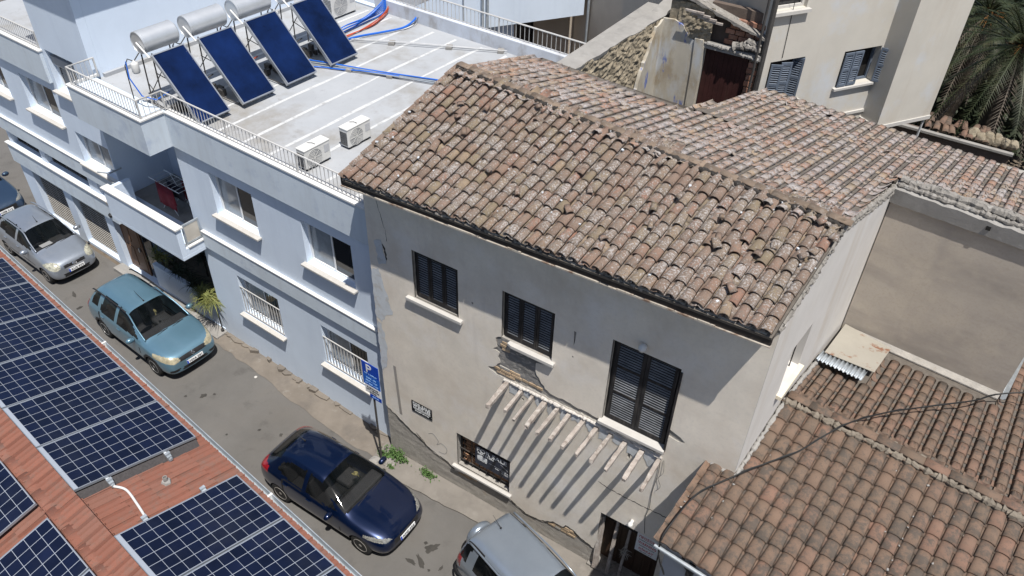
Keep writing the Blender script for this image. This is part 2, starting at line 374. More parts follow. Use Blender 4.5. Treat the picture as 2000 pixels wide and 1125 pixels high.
# oil stains on the asphalt
def blob(cx, cy, rx, ry, seed, z=.002, n=22, rot=0):
    r = random.Random(seed); vs = []
    for i in range(n):
        a = 2*math.pi*i/n; k = .75+.5*noise.noise(Vector((math.cos(a)*1.4+seed*3.7, math.sin(a)*1.4, seed)))+r.uniform(-.08, .08)
        x, y = rx*k*math.cos(a), ry*k*math.sin(a)
        vs.append((cx+x*math.cos(rot)-y*math.sin(rot), cy+x*math.sin(rot)+y*math.cos(rot), z))
    return vs
mb = MB(); r = random.Random(9)
for i, (cx, cy, rx, ry) in enumerate([(-7.03, 8.0, .17, .12), (-6.95, 8.1, .16, .09), (-7.2, 8.08, .06, .05), (-7.0, 7.62, .3, .07), (-7.2, 7.5, .2, .06), (-6.5, 7.75, .1, .04), (-6.7, 7.55, .05, .04), (-11.5, 8.4, .1, .08), (-12.0, 8.2, .05, .05), (-12.4, 8.5, .09, .05), (-12.15, 8.35, .04, .04),
        (-13.0, 8.3, .06, .04), (-13.6, 7.7, .04, .04), (-15.2, 8.3, .12, .08), (-15.0, 8.5, .05, .05), (-15.6, 8.0, .05, .04), (-8.0, 6.4, .06, .05), (-9.6, 5.9, .05, .04), (-21.3, 8.6, .12, .07), (-22.0, 8.9, .2, .06)]):
    b = blob(cx, cy, rx, ry, i+1, .002+.0002*i, rot=r.uniform(0, 3)); mb.add(b, [tuple(range(len(b)))])
o = mb.build('oil_stains', stain_mat, street)
o['kind'] = 'stuff'

# ================================================================== WHITE BUILDING
WB = thing('white_building', 'pale blue white two storey building with flat railed roof and a corner balcony', 'building', (-10.15, 9.5, 0), FW)
UP = [(-16.08, -14.45, 4.85, 6.1), (-12.73, -11.1, 4.85, 6.1), (-25.0, -23.15, 5.0, 6.15), (-27.6, -26.1, 5.0, 6.15), (-22.65, -20.95, 3.95, 5.0)]
LOW = [(-15.95, -14.28, 1.5, 2.87), (-12.65, -11.0, 1.5, 2.87)]
CLER = [(-27.55, -25.72, 2.88, 3.36), (-25.4, -22.95, 2.88, 3.36), (-22.4, -21.6, 2.88, 3.34)]
SHUT = [(-27.0, -25.1, .12, 2.1), (-24.6, -22.7, .12, 2.1)]
DOORS = [(-22.25, -21.2, .12, 2.15)]
RECESS = [(-20.9, -17.35, 3.4, 6.46), (-21.2, -17.25, .12, 3.36)]
TOWW = [(-22.7, -21.3, 6.3, 7.5)]
mb = MB()
mb.wall(-27.75, -10.15, 0, 7.25, 9.5, 9.75, UP + LOW + CLER + SHUT + DOORS + RECESS + [(-22.7, -21.3, 6.3, 7.25)])
mb.box(-27.75, -27.5, 9.752, 18, 0, 7.25)
mb.build('front_wall', white_wall, WB)
# inner faces of the two recesses
mb = MB()
for a, b, c, d, dep in ((-20.9, -17.35, 3.4, 6.46, 11.2), (-21.2, -17.25, .12, 3.36, 11.0)):
    mb.box(a-.1, a, 9.75, dep, c, d); mb.box(b, b+.1, 9.75, dep, c, d); mb.box(a-.1, b+.1, dep, dep+.1, c, d)
mb.build('recess_wall', white_wall, WB)
mb = MB(); mb.box(-21.1, -17.2, 9.0, 11.3, 3.3, 3.398); mb.build('balcony_floor', concrete, WB)
mb = MB(); mb.box(-21.3, -17.1, 9.75, 11.1, .02, .118); mb.build('ground_recess_floor', concrete, WB)
mb = MB(); mb.box(-27.4, -21.3, 10.05, 10.1, 0, 3.4); mb.build('shop_back', interior_dark, WB)
# fascia round the roof edge, string course, shop lintel
mb = MB()
for a, b in ((-27.9, -22.85), (-17.198, -10.2)):
    mb.box(a, b, 9.40, 9.498, 6.47, 7.40)
mb.prism([(-20.36, 8.75), (-17.2, 8.75), (-17.2, 9.498), (-20.36, 9.498)], 'z', 6.47, 7.40)
mb.build('fascia', white_fascia, WB, bevel=.008)
mb = MB()
for a, b in ((-27.93, -22.83), (-17.17, -10.2)): mb.box(a, b, 9.38, 9.62, 7.402, 7.45)
mb.prism([(-20.38, 8.73), (-17.17, 8.73), (-17.17, 9.379), (-17.30, 9.379), (-17.30, 8.86), (-20.25, 8.86), (-20.25, 9.62), (-20.38, 9.62)], 'z', 7.402, 7.45)
mb.build('parapet_lip', white_trim, WB, bevel=.006)
mb = MB()
for a, b in ((-27.85, -20.34), (-17.0, -10.2)): mb.box(a, b, 9.42, 9.498, 3.40, 3.92)
mb.box(-27.85, -21.62, 9.40, 9.498, 2.13, 2.84)
mb.build('string_course', white_fascia, WB, bevel=.006)
mb = MB()
for a, b in ((-27.88, -20.34), (-17.0, -10.2)): mb.box(a, b, 9.40, 9.497, 3.921, 3.95)
mb.box(-27.88, -21.6, 9.36, 9.497, 2.841, 2.88)
mb.build('course_lip', white_trim, WB)
# balcony
mb = MB()
mb.box(-20.34, -17.02, 8.72, 8.88, 3.42, 4.30); mb.box(-20.34, -20.2, 8.882, 9.498, 3.42, 4.30)
mb.box(-20.34, -17.02, 8.72, 9.498, 3.30, 3.418); mb.box(-17.16, -17.02, 8.882, 9.498, 3.42, 3.62)
mb.build('balcony_parapet', white_wall, WB, bevel=.008)
mb = MB(); mb.box(-20.4, -16.98, 8.69, 8.93, 4.302, 4.345); mb.box(-17.2, -16.99, 8.95, 9.49, 3.622, 3.66)
mb.build('balcony_coping', white_trim, WB)
mb = MB()
for a, b, c, d in ((8.95, 9.0, 3.66, 4.32), (9.42, 9.47, 3.66, 4.32), (9.0, 9.42, 4.27, 4.32), (9.0, 9.42, 3.70, 3.75)): mb.box(-17.11, -17.07, a, b, c, d)
pf = mb.build('balcony_glass_frame', galv, WB)
mb = MB(); mb.box(-17.10, -17.08, 9.0, 9.42, 3.75, 4.27); mb.build('pane', mat('frosted_panel', (.46, .43, .38), .3, .05, 3), pf)
mb = MB(); mb.box(-20.75, -20.69, 9.2, 9.26, 3.5, 4.1); mb.tube([(-21.05, 9.05, 4.42), (-20.72, 9.23, 4.42), (-20.72, 9.6, 4.42)], .022); mb.build('balcony_rail', galv, WB)
# windows
def window(parent, h, dep, cols=2, sill=True, tints=(glass_curtain, glass_dark), bars=0, frame_m=alu):
    a, b, c, d = h; mb = MB(); y0, y1 = dep, dep+.06
    f = .055
    mb.wall(a, b, c, d, y0, y1, [(a+f+(b-a-2*f)*k/cols+(.02 if k else 0), a+f+(b-a-2*f)*(k+1)/cols-(.02 if k < cols-1 else 0), c+f, d-f) for k in range(cols)])
    fr = mb.build('window', frame_m, parent)
    for k in range(cols):
        q = MB(); off = .02 if k % 2 else .035
        q.box(a+f+(b-a-2*f)*k/cols+.005, a+f+(b-a-2*f)*(k+1)/cols-.005, y0+off, y0+off+.008, c+f, d-f)
        q.build('pane', tints[k % len(tints)], fr)
    if sill:
        q = MB(); q.box(a-.09, b+.07, 9.5-.14, dep-.002, c-.055, c-.002); q.build('sill', sill_mat, fr, bevel=.006)
    if bars:
        q = MB(); q.box(a+.01, b-.01, 9.50, 9.525, d-.42, d-.39); q.box(a+.01, b-.01, 9.50, 9.525, c+.05, c+.08); q.build('bar_rail', rail_white, fr)
        me = None
        for k in range(bars):
            x = a+.06+(b-a-.12)*k/(bars-1)
            q = MB(); q.box(x-.011, x+.011, 9.505, 9.522, c+.08, d-.42); q.build('bar', rail_white, fr)
    return fr
for h in UP[:4]: window(WB, h, 9.66, tints=(glass_curtain, glass_dark))
window(WB, UP[4], 9.66, tints=(glass_curtain, glass_curtain))
for h in LOW: window(WB, h, 9.68, tints=(glass_curtain, glass_dark), bars=14)
for h in CLER[:2]: window(WB, h, 9.68, 3, False, (glass_dark,), frame_m=dark_metal)
window(WB, CLER[2], 9.66, 1, True, (glass_dark,))
window(WB, (-22.7, -21.3, 6.3, 7.5), 9.68, 2, True, (glass_dark,))
grille_paint = mat('grille_paint', (.42, .40, .37), .6, .1, 8)
# shutters of white bars over dark shop windows
for a, b, c, d in SHUT:
    mb = MB(); mb.box(a, b, 9.70, 9.72, c, d); sh = mb.build('shop_shutter', interior_dark, WB)
    mb = MB(); z = c+.04
    while z < 1.72:
        mb.box(a+.02, b-.02, 9.655, 9.672, z, z+.02); z += .095
    n = int((b-a)/.45)
    for k in range(n+1):
        x = a+.02+(b-a-.05)*k/n; mb.box(x, x+.009, 9.673, 9.682, c+.02, 1.62)
    g = mb.build('shutter_grille', grille_paint, sh); g['kind'] = 'stuff'
mb = MB(); mb.box(-22.25, -21.2, 9.66, 9.70, .12, 2.15); dr = mb.build('street_door', brown_door, WB)
mb = MB()
for k in range(2):
    for z in (.3, 1.25): mb.box(-22.15+.5*k, -21.78+.5*k, 9.645, 9.66, z, z+.75)
mb.build('door_panel', brown_door, dr, bevel=.01)
mb = MB(); mb.box(-21.4, -21.35, 9.60, 9.645, 1.05, 1.2); mb.build('handle', steel, dr)
mb = MB(); mb.box(-22.6, -21.0, 9.15, 9.5, .0, .118); mb.build('door_step', concrete, WB, bevel=.01)
mb = MB(); mb.box(-21.0, -17.2, 9.1, 9.5, .0, .07); mb.build('pale_step', concrete, WB, bevel=.01)
# door at the back of the balcony
mb = MB(); mb.wall(-18.35, -17.4, 3.4, 5.7, 11.14, 11.19, [(-18.27, -17.88, 3.5, 5.6), (-17.84, -17.47, 3.5, 5.6)]); bd = mb.build('balcony_door', alu, WB)
mb = MB(); mb.box(-18.3, -17.45, 11.165, 11.18, 3.45, 5.65); mb.build('pane', glass_dark, bd)
# planter wall with rail under the balcony
mb = MB(); mb.box(-20.6, -17.26, 9.52, 9.66, .12, 1.02); mb.build('planter_wall', white_wall, WB)
mb = MB(); mb.box(-20.6, -17.26, 9.661, 10.9, .12, .85); mb.build('planter_soil', soil, WB)
mb = MB(); mb.tube([(-17.35, 9.42, 1.25), (-17.30, 9.42, .12)], .018); mb.tube([(-17.34, 9.46, 1.25), (-17.34, 9.5, 1.25)], .018); mb.lathe([(.001, 0), (.05, .01), (.05, .06), (.001, .07)], 8, Matrix.Translation((-17.3, 9.41, .1))); mb.build('planter_post', dark_metal, WB)
mb = MB(); mb.box(-21.12, -20.65, 9.70, 9.74, .12, 2.2); gd = mb.build('glass_screen', glass_dark, WB)
# wall lamp and small wall boxes
mb = MB(); mb.lathe([(.01, 0), (.07, .02), (.09, .1), (.03, .16)], 10, Matrix.Translation((-22.0, 9.42, 2.25))); mb.build('wall_lamp', black_plastic, WB)
# roof deck
mb = MB(); mb.prism([(-27.6, 9.6), (-9.75, 9.6), (-9.75, 13), (-9.3, 17.9), (-27.6, 17.9)], 'z', 7.05, 7.3); mb.build('roof_deck', deck_mat, WB)
r = random.Random(12)
for i, u in enumerate((-18.35, -17.4, -16.45, -15.62, -14.72, -13.8, -12.87, -11.95, -11.0)):
    L = []; Rr = []; v = 9.64 + r.uniform(0, .1)
    while v < 17.8:
        wv = .045+.018*noise.noise(Vector((v*1.6, i*5.1, 0))); c = u+.05*noise.noise(Vector((v*.5, i*3.3, 4)))
        L.append((c-wv, v)); Rr.append((c+wv, v)); v += .25
    n = len(L); mb = MB(); mb.add([(x, y, 7.304) for x, y in L] + [(x, y, 7.304) for x, y in Rr], [(k, n+k, n+k+1, k+1) for k in range(n-1)])
    mb.build('deck_joint_strip', deck_stripe, WB)
# rear parapet
mb = MB(); mb.box(-18.25, -9.2, 17.86, 18.1, 7.0, 7.72); mb.box(-18.25, -18.0, 18.102, 21, 7.0, 7.72); mb.build('rear_parapet', mat('worn_parapet', (.50, .53, .58), .88, .1, 1.2, .3, 40, layers=[((.30, .28, .26), 1.6, .5, .68, .8, (1, 1, .5)), ((.58, .63, .72), 1.0, .45, .7, .8)]), WB, bevel=.02)
mb = MB(); mb.box(-27.6, -18.3, 18, 18.2, 0, 7.3); mb.box(-18.2, -9.5, 18.0, 18.09, 0, 7.0); mb.build('rear_wall', white_wall, WB)
# stair tower
mb = MB(); mb.wall(-22.9, -20.35, 7.251, 10.4, 9.502, 9.74, [(-22.7, -21.3, 7.251, 7.5)])
mb.box(-20.6, -20.35, 9.742, 16.2, 7.302, 10.4); mb.box(-22.9, -22.7, 9.742, 16.2, 7.302, 10.4); mb.box(-22.9, -20.35, 16.202, 16.4, 7.302, 10.4)
mb.build('stair_tower', white_wall, WB)
mb = MB(); mb.box(-23.3, -19.83, 9.14, 16.8, 10.402, 10.6); mb.build('tower_roof', white_fascia, WB)
mb = MB(); mb.prism([(9.75, 7.302), (9.75, 7.40), (16.2, 7.40), (16.2, 7.302)], 'x', -20.348, -20.25); mb.build('tower_skirting', deck_mat, WB)
# railings
def railing(name, pts, z0, z1, step=.125, parent=WB):
    mb = MB()
    mb.tube([(x, y, z1) for x, y in pts], .022, 6); mb.tube([(x, y, z0+.03) for x, y in pts], .012, 4)
    rl = mb.build(name, rail_white, parent)
    me = MB().box(-.006, .006, -.006, .006, z0, z1-.01).mesh('baluster', rail_white)
    org = root_org(parent)
    for (x0, y0), (x1, y1) in zip(pts[:-1], pts[1:]):
        L = math.hypot(x1-x0, y1-y0); n = max(1, round(L/step))
        for k in range(n+1):
            t = k/n; o = link('baluster', me, rl); o.location = Vector((x0+(x1-x0)*t, y0+(y1-y0)*t, 0)) - Vector((org[0], org[1], org[2]))
    for x, y in pts: MB().box(x-.018, x+.018, y-.018, y+.018, z0-.03, z1+.01).build('rail_post', rail_white, rl)
    return rl
railing('front_railing', [(-20.2, 9.55), (-20.2, 8.82), (-17.24, 8.82), (-17.24, 9.5), (-14.9, 9.5), (-12.5, 9.5), (-10.25, 9.5)], 7.45, 7.93)
railing('side_railing', [(-27.8, 9.5), (-25.4, 9.5), (-22.95, 9.5)], 7.45, 7.93)
railing('rear_railing', [(-18.12, 20), (-18.12, 17.98), (-16.2, 17.98), (-13.4, 17.98), (-9.6, 17.98)], 7.72, 8.2, .15)

# ---- solar water heaters on the deck
def heater(v0, w, label, hose_m):
    t = thing('solar_water_heater', label, 'water heater', (-16.7, v0+w/2, 7.3), FW, 'solar water heaters on the flat roof')
    A = Vector((-16.03, v0, 7.40)); B = Vector((-17.38, v0, 8.74)); up = (B-A); nrm = Vector((-up.z, 0, up.x)).normalized() * -1
    L = up.length; ux = up.normalized(); yv = Vector((0, 1, 0)); nz_ = ux.cross(yv) * -1
    if nz_.z < 0: nz_ = -nz_
    M = Matrix((( ux.x, 0, nz_.x, A.x), (ux.y, 1, nz_.y, A.y), (ux.z, 0, nz_.z, A.z), (0, 0, 0, 1)))
    def P(a, b, c): return M @ Vector((a, b, c))
    def bx(mb, a0, a1, b0, b1, c0, c1):
        vs = [P(a, b, c) for c in (c0, c1) for a, b in ((a0, b0), (a1, b0), (a1, b1), (a0, b1))]
        mb.add(vs, [(0,3,2,1),(4,5,6,7),(0,1,5,4),(1,2,6,5),(2,3,7,6),(3,0,4,7)])
    mb = MB(); bx(mb, 0, L, 0, .03, 0, .09); bx(mb, 0, L, w-.03, w, 0, .09); bx(mb, 0, .03, .03, w-.03, 0, .09); bx(mb, L-.03, L, .03, w-.03, 0, .09); bx(mb, .03, L-.03, .03, w-.03, 0, .02)
    col = mb.build('collector', steel, t)
    mb = MB(); bx(mb, .03, L-.03, .03, w-.03, .07, .08); mb.build('pane', collector_glass, col)
    # tank
    c = Vector((-17.75, v0-.02, 8.98)); rad = .27
    Mt = Matrix.Translation(c) @ Matrix.Rotation(R(-90), 4, 'X')
    mb = MB(); mb.lathe([(.02, .012), (rad*.93, .010), (rad*.94, -.005), (rad, .0), (rad, .06), (rad+.006, .065), (rad+.006, .09), (rad, .095), (rad, w+.02), (rad+.006, w+.025), (rad+.006, w+.05), (rad, w+.055), (rad*.85, w+.09), (.02, w+.1)], 28, Mt)
    tk = mb.build('tank', tank_mat, t, smooth=True)
    e = tk.modifiers.new('edge', 'EDGE_SPLIT'); e.split_angle = R(50)
    # stand
    mb = MB()
    for v in (v0+.06, v0+w-.06):
        mb.tube([(-17.95, v, 7.31), (-17.85, v, 8.75)], .018, 5); mb.tube([(-17.45, v, 7.31), (-17.38, v, 8.80)], .018, 5)
        mb.tube([(-17.9, v, 7.36), (-16.05, v, 7.36)], .016, 5); mb.tube([(-17.9, v, 7.9), (-17.42, v, 7.45)], .012, 5)
    mb.tube([(-17.92, v0+.06, 7.6), (-17.92, v0+w-.06, 8.4)], .012, 5); mb.tube([(-17.44, v0+.06, 8.3), (-17.44, v0+w-.06, 7.5)], .012, 5)
    mb.build('stand', dark_metal, t)
    mb = MB(); mb.tube([(-17.75, v0-.05, 9.0), (-17.36, v0-.03, 8.72)], .022, 6); mb.build('strut', white_trim, t)
    mb = MB(); mb.lathe([(.02, 0), (.08, .02), (.095, .06), (.095, .24), (.08, .28), (.03, .3), (.02, .33)], 14, Matrix.Translation((-17.78, v0-.22, 8.28)))
    ev = mb.build('expansion_vessel', white_plastic, t, smooth=True)
    mb = MB(); mb.tube([(-17.78, v0-.2, 8.58), (-17.85, v0-.32, 8.66), (-17.9, v0-.4, 8.5), (-17.9, v0-.42, 7.4)], .014, 5); mb.build('pipe', dark_metal, t); mb = MB(); mb.tube([(-17.78, v0-.2, 8.6), (-17.75, v0-.05, 8.75)], .014, 5); mb.build('pipe', dark_metal, t)
    mb = MB(); mb.tube([(-17.88, v0-.36, 8.6), (-17.86, v0-.40, 8.2), (-17.7, v0-.3, 7.75), (-17.45, v0-.1, 7.65), (-17.3, v0+.2, 7.8)], .017, 6); mb.build('hose', hose_m, t)
    mb = MB(); rr = random.Random(int(v0*10))
    for k in range(7):
        x, y = rr.uniform(-17.5, -16.9), v0+rr.uniform(.05, w-.1); mb.box(x, x+rr.uniform(.08, .2), y, y+rr.uniform(.06, .15), 7.33, 7.4+rr.uniform(.02, .16))
    mb.build('pump_parts', dark_metal, t)['kind'] = 'stuff'
    return t
heater(9.55, .9, 'solar water heater nearest the front railing, its hose hanging in a blue loop', blue_pipe)
heater(10.85, 1.02, 'second solar water heater from the front railing, blue collector under a steel tank', dark_metal)
heater(12.28, 1.02, 'third solar water heater from the front railing, orange hoses behind its collector', red_pipe)
heater(13.84, 1.0, 'rearmost solar water heater, next to the air conditioner by the tower wall', dark_metal)

# ---- air conditioners
def aircon(u, v, label, rot=0, s=1.0):
    t = thing('air_conditioner', label, 'air conditioner', (u, v, 7.3), FW, 'air conditioner units on the flat roof')
    t.matrix_world = FW @ Matrix.Translation((u, v, 7.3)) @ Matrix.Rotation(rot, 4, 'Z'); ORG[t.name] = Vector((0, 0, 0))
    w, h, d = .74*s, .52*s, .27*s
    mb = MB(); mb.box(-d, 0, 0, w, .06, h); bd = mb.build('casing', white_plastic, t, bevel=.015)
    mb = MB(); mb.box(-d-.01, .01, -.01, w+.01, h-.02, h+.012); mb.build('lid', white_plastic, t, bevel=.01)
    mb = MB(); cy, cz, rr = w*.36, h*.52, h*.40
    mb.lathe([(.01, 0), (rr, 0), (rr, .004), (.01, .004)], 24, Matrix.Translation((.001, cy, cz)) @ Matrix.Rotation(R(90), 4, 'Y')); mb.build('fan_opening', mat('fan_grey', (.36, .365, .37), .6, .1, 8), bd)
    mb = MB()
    for k in range(1, 7):
        q = rr*k/6
        mb.tube([(.014, cy+q*math.cos(a), cz+q*math.sin(a)) for a in [2*math.pi*i/20 for i in range(21)]], .004, 4)
    for k in range(8):
        a = 2*math.pi*k/8; mb.tube([(.016, cy, cz), (.016, cy+rr*math.cos(a), cz+rr*math.sin(a))], .004, 4)
    g = mb.build('fan_grille', white_plastic, bd); g['kind'] = 'stuff'
    mb = MB()
    for k in range(12): mb.box(-d+.02, -.03, -.006, 0, .1+k*(h-.18)/12, .115+k*(h-.18)/12)
    g = mb.build('side_louvre', dark_metal, bd); g['kind'] = 'stuff'
    mb = MB(); mb.box(.001, .006, w*.76, w*.96, h*.5, h*.85); mb.build('label_plate', mat('label_grey', (.42, .43, .45), .6, .1, 30), bd)
    mb = MB(); mb.box(-d+.02, -.02, .06, .12, 0, .06); mb.box(-d+.02, -.02, w-.12, w-.06, 0, .06); mb.build('foot', dark_metal, t)
    mb = MB(); mb.tube([(-d, w*.7, h*.5), (-d-.08, w*.7, h*.55), (-d-.1, w*.6, h*.2), (-d-.1, w*.3, .02)], .014, 5); mb.build('pipe', black_plastic, t); mb = MB(); mb.tube([(-d, w*.4, h+.0), (-d*.5, w*.45, h+.05), (-.05, w*.5, h+.02)], .006, 4); mb.build('wire', black_plastic, t)
    return t
aircon(-12.55, 9.78, 'white air conditioner standing close behind the front railing')
aircon(-12.52, 11.05, 'white air conditioner standing out on the striped roof deck')
aircon(-18.55, 16.35, 'larger white air conditioner by the coloured hose bundle', s=1.35)

# ---- hoses, pipes and conduits over the deck
def wz(u, v, z=.03): return (u, v, 7.3+z)
def bundle(name, label, cat, paths, rad, m, n=5, group=None):
    mb = MB()
    for p in paths: mb.tube(p, rad, n)
    pts = paths[0]; o = mb.build(name, m, frame=FW); tag(o, label, cat, group); return o
def spline(pts, n=6):
    out = []; P = [Vector(p) for p in pts]
    for i in range(len(P)-1):
        p0, p1, p2, p3 = P[max(i-1, 0)], P[i], P[i+1], P[min(i+2, len(P)-1)]
        for k in range(n):
            t = k/n; out.append(.5*((2*p1)+(p2-p0)*t+(2*p0-5*p1+4*p2-p3)*t*t+(3*p1-p0-3*p2+p3)*t**3))
    out.append(P[-1]); return out
r = random.Random(3)
bundle('blue_hose_bundle', 'thick bundle of blue hoses running from the water heaters to the rear parapet', 'hose',
   [spline([wz(-17.5, 14.9, .05), wz(-17.55+r.uniform(-.06, .06), 15.8+r.uniform(-.1, .1), .05+.03*k), wz(-17.6+r.uniform(-.06, .06), 16.8, .06+.03*k), wz(-17.7, 17.7, .10+.06*k), wz(-17.8, 18.0, .5+.04*k)]) for k in range(7)], .016, blue_pipe)
bundle('red_hose_bundle', 'red brown hoses lying beside the blue hose bundle', 'hose',
   [spline([wz(-17.35, 14.9, .04), wz(-17.3+r.uniform(-.05, .05), 15.8, .04), wz(-17.35+r.uniform(-.1, .1), 16.8, .04+.02*k), wz(-17.6, 17.75, .1+.03*k), wz(-17.75, 18.0, .42)]) for k in range(4)], .014, red_pipe)
bundle('blue_hose', 'single bright blue hose curving across the deck towards the rear parapet', 'hose',
   [spline([wz(-17.2, 14.9), wz(-17.1, 15.8), wz(-16.75, 16.6), wz(-16.5, 17.3), wz(-16.5, 17.85, .15), wz(-16.5, 17.95, .42)])], .03, blue_pipe)
bundle('black_cable', 'thin black cable lying alongside the single blue hose', 'cable',
   [spline([wz(-17.05, 14.9), wz(-16.9, 15.9), wz(-16.5, 16.8), wz(-16.35, 17.5), wz(-16.4, 17.86, .2)])], .008, cable_mat)
p0, p1 = (-16.75, 13.7), (-12.6, 15.2)
def run(p0, p1, off, z): return [wz(p0[0]+(p1[0]-p0[0])*t-off*.34, p0[1]+(p1[1]-p0[1])*t+off, z+.01*math.sin(7*t+off*40)) for t in [i/12 for i in range(13)]]
bundle('steel_pipe_run', 'bright pipe run crossing the deck from the heaters to the tiled roof', 'pipe', [run(p0, p1, 0, .09), run(p0, p1, .06, .09), run(p0, p1, -.05, .07)], .018, galv)
bundle('blue_pipe_run', 'blue pipes strapped along the bright pipe run', 'pipe', [run(p0, p1, .03, .12), run(p0, p1, .1, .06), spline([wz(-16.7, 13.5), wz(-16.3, 13.75, .04), wz(-15.8, 13.95, .05), wz(-15.2, 14.2, .09), wz(-14.2, 14.6, .09)])], .018, blue_pipe)
q0, q1 = (-17.0, 15.2), (-13.0, 18.0)
def run2(off, z): return [wz(-16.95+(4.0)*t, 15.55+off+2.25*t, z+.012*math.sin(5*t)) for t in [i/12 for i in range(13)]]
bundle('grey_conduit', 'two grey conduits crossing the deck towards the rear parapet', 'pipe', [run2(0, .10), run2(.14, .06)], .016, grey_pipe)
for i, (t, lab) in enumerate(((.25, 'concrete block nearest the heaters, carrying the grey conduits'), (.62, 'middle concrete block carrying the grey conduits'), (.95, 'concrete block at the parapet end of the grey conduits'))):
    o = MB().box(-.09, .09, -.11, .11, 0, .09).build('support_block', concrete, frame=FW @ Matrix.Translation((-16.95+4*t, 15.62+2.25*t, 7.3)) @ Matrix.Rotation(R(30), 4, 'Z'), bevel=.01); tag(o, lab, 'block', 'support blocks under pipes')
for i, (t, lab) in enumerate(((.28, 'concrete block under the pipe run, nearer the heaters'), (.55, 'concrete block under the pipe run, nearer the tiled roof'))):
    o = MB().box(-.08, .08, -.1, .1, 0, .085).build('support_block', concrete, frame=FW @ Matrix.Translation((-16.75+4.15*t, 13.7+1.5*t, 7.3)) @ Matrix.Rotation(R(20), 4, 'Z'), bevel=.01); tag(o, lab, 'block', 'support blocks under pipes')

# ---- drying rack on the balcony
t = thing('drying_rack', 'folding metal clothes drying rack standing on the shaded balcony', 'drying rack', (-19.1, 10.1, 3.4), FW)
mb = MB(); z = 4.35
for y in (9.85, 10.35): mb.tube([(-19.8, y, z), (-18.4, y, z)], .012, 5)
for a, b in ((-19.5, -18.8), (-18.8, -19.5)):
    for y in (9.87, 10.33): mb.tube([(a, y, 3.41), (b, y, z)], .011, 5)
mb.build('frame', alu, t)
for k in range(8):
    mb = MB(); x = -19.75+k*.19; mb.tube([(x, 9.85, z), (x, 10.35, z)], .006, 4); mb.build('line', alu, t)
def towel(u0, u1, v, zt, drop, m, label, seed):
    r = random.Random(seed); vs = []; n = 8
    for row, (dy, dz) in enumerate(((-.02, -drop), (-.012, -drop*.5), (0, .012), (.014, -drop*.45), (.025, -drop*.8))):
        for k in range(n+1):
            vs.append((u0+(u1-u0)*k/n, v+dy+.014*math.sin(k*1.7+seed), zt+dz+r.uniform(-.02, .02)*(row != 2)))
    fs = [(i*(n+1)+k, i*(n+1)+k+1, (i+1)*(n+1)+k+1, (i+1)*(n+1)+k) for i in range(4) for k in range(n)]
    o = MB().add(vs, fs).build('towel', m, frame=FW, smooth=True); s = o.modifiers.new('t', 'SOLIDIFY'); s.thickness = .008
    tag(o, label, 'laundry', 'laundry on the drying rack')
towel(-19.55, -18.75, 9.85, 4.36, .75, cloth_red, 'maroon towel hung over the street side of the drying rack', 1)
towel(-19.3, -18.5, 10.05, 4.36, .45, cloth_dark, 'dark garments hung on the middle lines of the drying rack', 2)
towel(-18.95, -18.45, 10.3, 4.36, .6, cloth_red, 'small maroon cloth on the wall side of the drying rack', 3)

t = thing('wall_rack', 'small wire rack with red pegs fixed to the shaded balcony wall', 'rack', (-20.6, 11.15, 5.2), FW)
for k in range(4): MB().tube([(-20.5, 11.16, 5.0+.1*k), (-19.5, 11.16, 5.0+.1*k)], .008, 4).build('wire', alu, t)
for k in range(5): MB().box(-20.3+.16*k, -20.27+.16*k, 11.12, 11.15, 4.98+.1*(k % 3), 5.06+.1*(k % 3)).build('peg', red_pipe, t)
# ---- planter greenery
def blades(mb, c, n, L, seed, spread=1.0, wdt=.028, droop=.9):
    r = random.Random(seed)
    for i in range(n):
        a = r.uniform(0, 2*math.pi); l = L*r.uniform(.55, 1.1); el = r.uniform(.25, 1.3); d = Vector((math.cos(a), math.sin(a), 0)); side = Vector((-d.y, d.x, 0))
        p = Vector(c)+Vector((r.uniform(-.06, .06), r.uniform(-.06, .06), 0)); prev = None; k = 5; vs = []
        for j in range(k+1):
            t = j/k; q = p + d*(l*math.cos(el)*t*spread) + Vector((0, 0, l*math.sin(el)*t - droop*l*.5*t*t))
            ww = wdt*(1-.9*t**1.5)*.5; vs += [q-side*ww, q+side*ww+Vector((0, 0, .004))]
        mb.add(vs, [(2*j, 2*j+1, 2*j+3, 2*j+2) for j in range(k)])
for i, (u, v, z, n, L, m, lab) in enumerate([(-17.62, 9.38, 1.25, 300, .92, leaf_green, 'sunlit yellow green strappy plant spilling over the right end of the planter wall'),
      (-18.5, 9.6, 1.25, 110, .7, leaf_dark, 'dark strappy plant in the planter, next to the sunlit one'), (-19.35, 9.65, 1.3, 100, .7, leaf_dark, 'dark strappy plant in the middle of the planter'),
      (-20.15, 9.6, 1.5, 100, .65, leaf_green, 'strappy plant at the door end of the planter'), (-18.9, 10.3, 1.6, 90, .9, leaf_dark, 'tall shaded plant at the back of the planter behind the dark ones'), (-17.9, 10.2, 1.6, 90, .9, leaf_dark, 'tall shaded plant in the back right corner of the planter')]):
    t = thing('planter_plant', lab, 'plant', (u, v, .85), FW, 'plants in the planter')
    mb = MB()
    for du, dv, dz in ((0, 0, 0), (-.28, .06, .04), (.2, .05, -.05), (-.1, -.05, -.15)): blades(mb, (u+du, v+dv, z+dz), n//3, L*.72, 20+i+int(100*du), droop=1.3)
    o = mb.build('leaves', m, t); o['kind'] = 'stuff'
    mb = MB(); mb.tube([(u, max(v, 9.7), .85), (u, v, z+.05)], .03, 6); mb.build('stem', palm_bark, t)
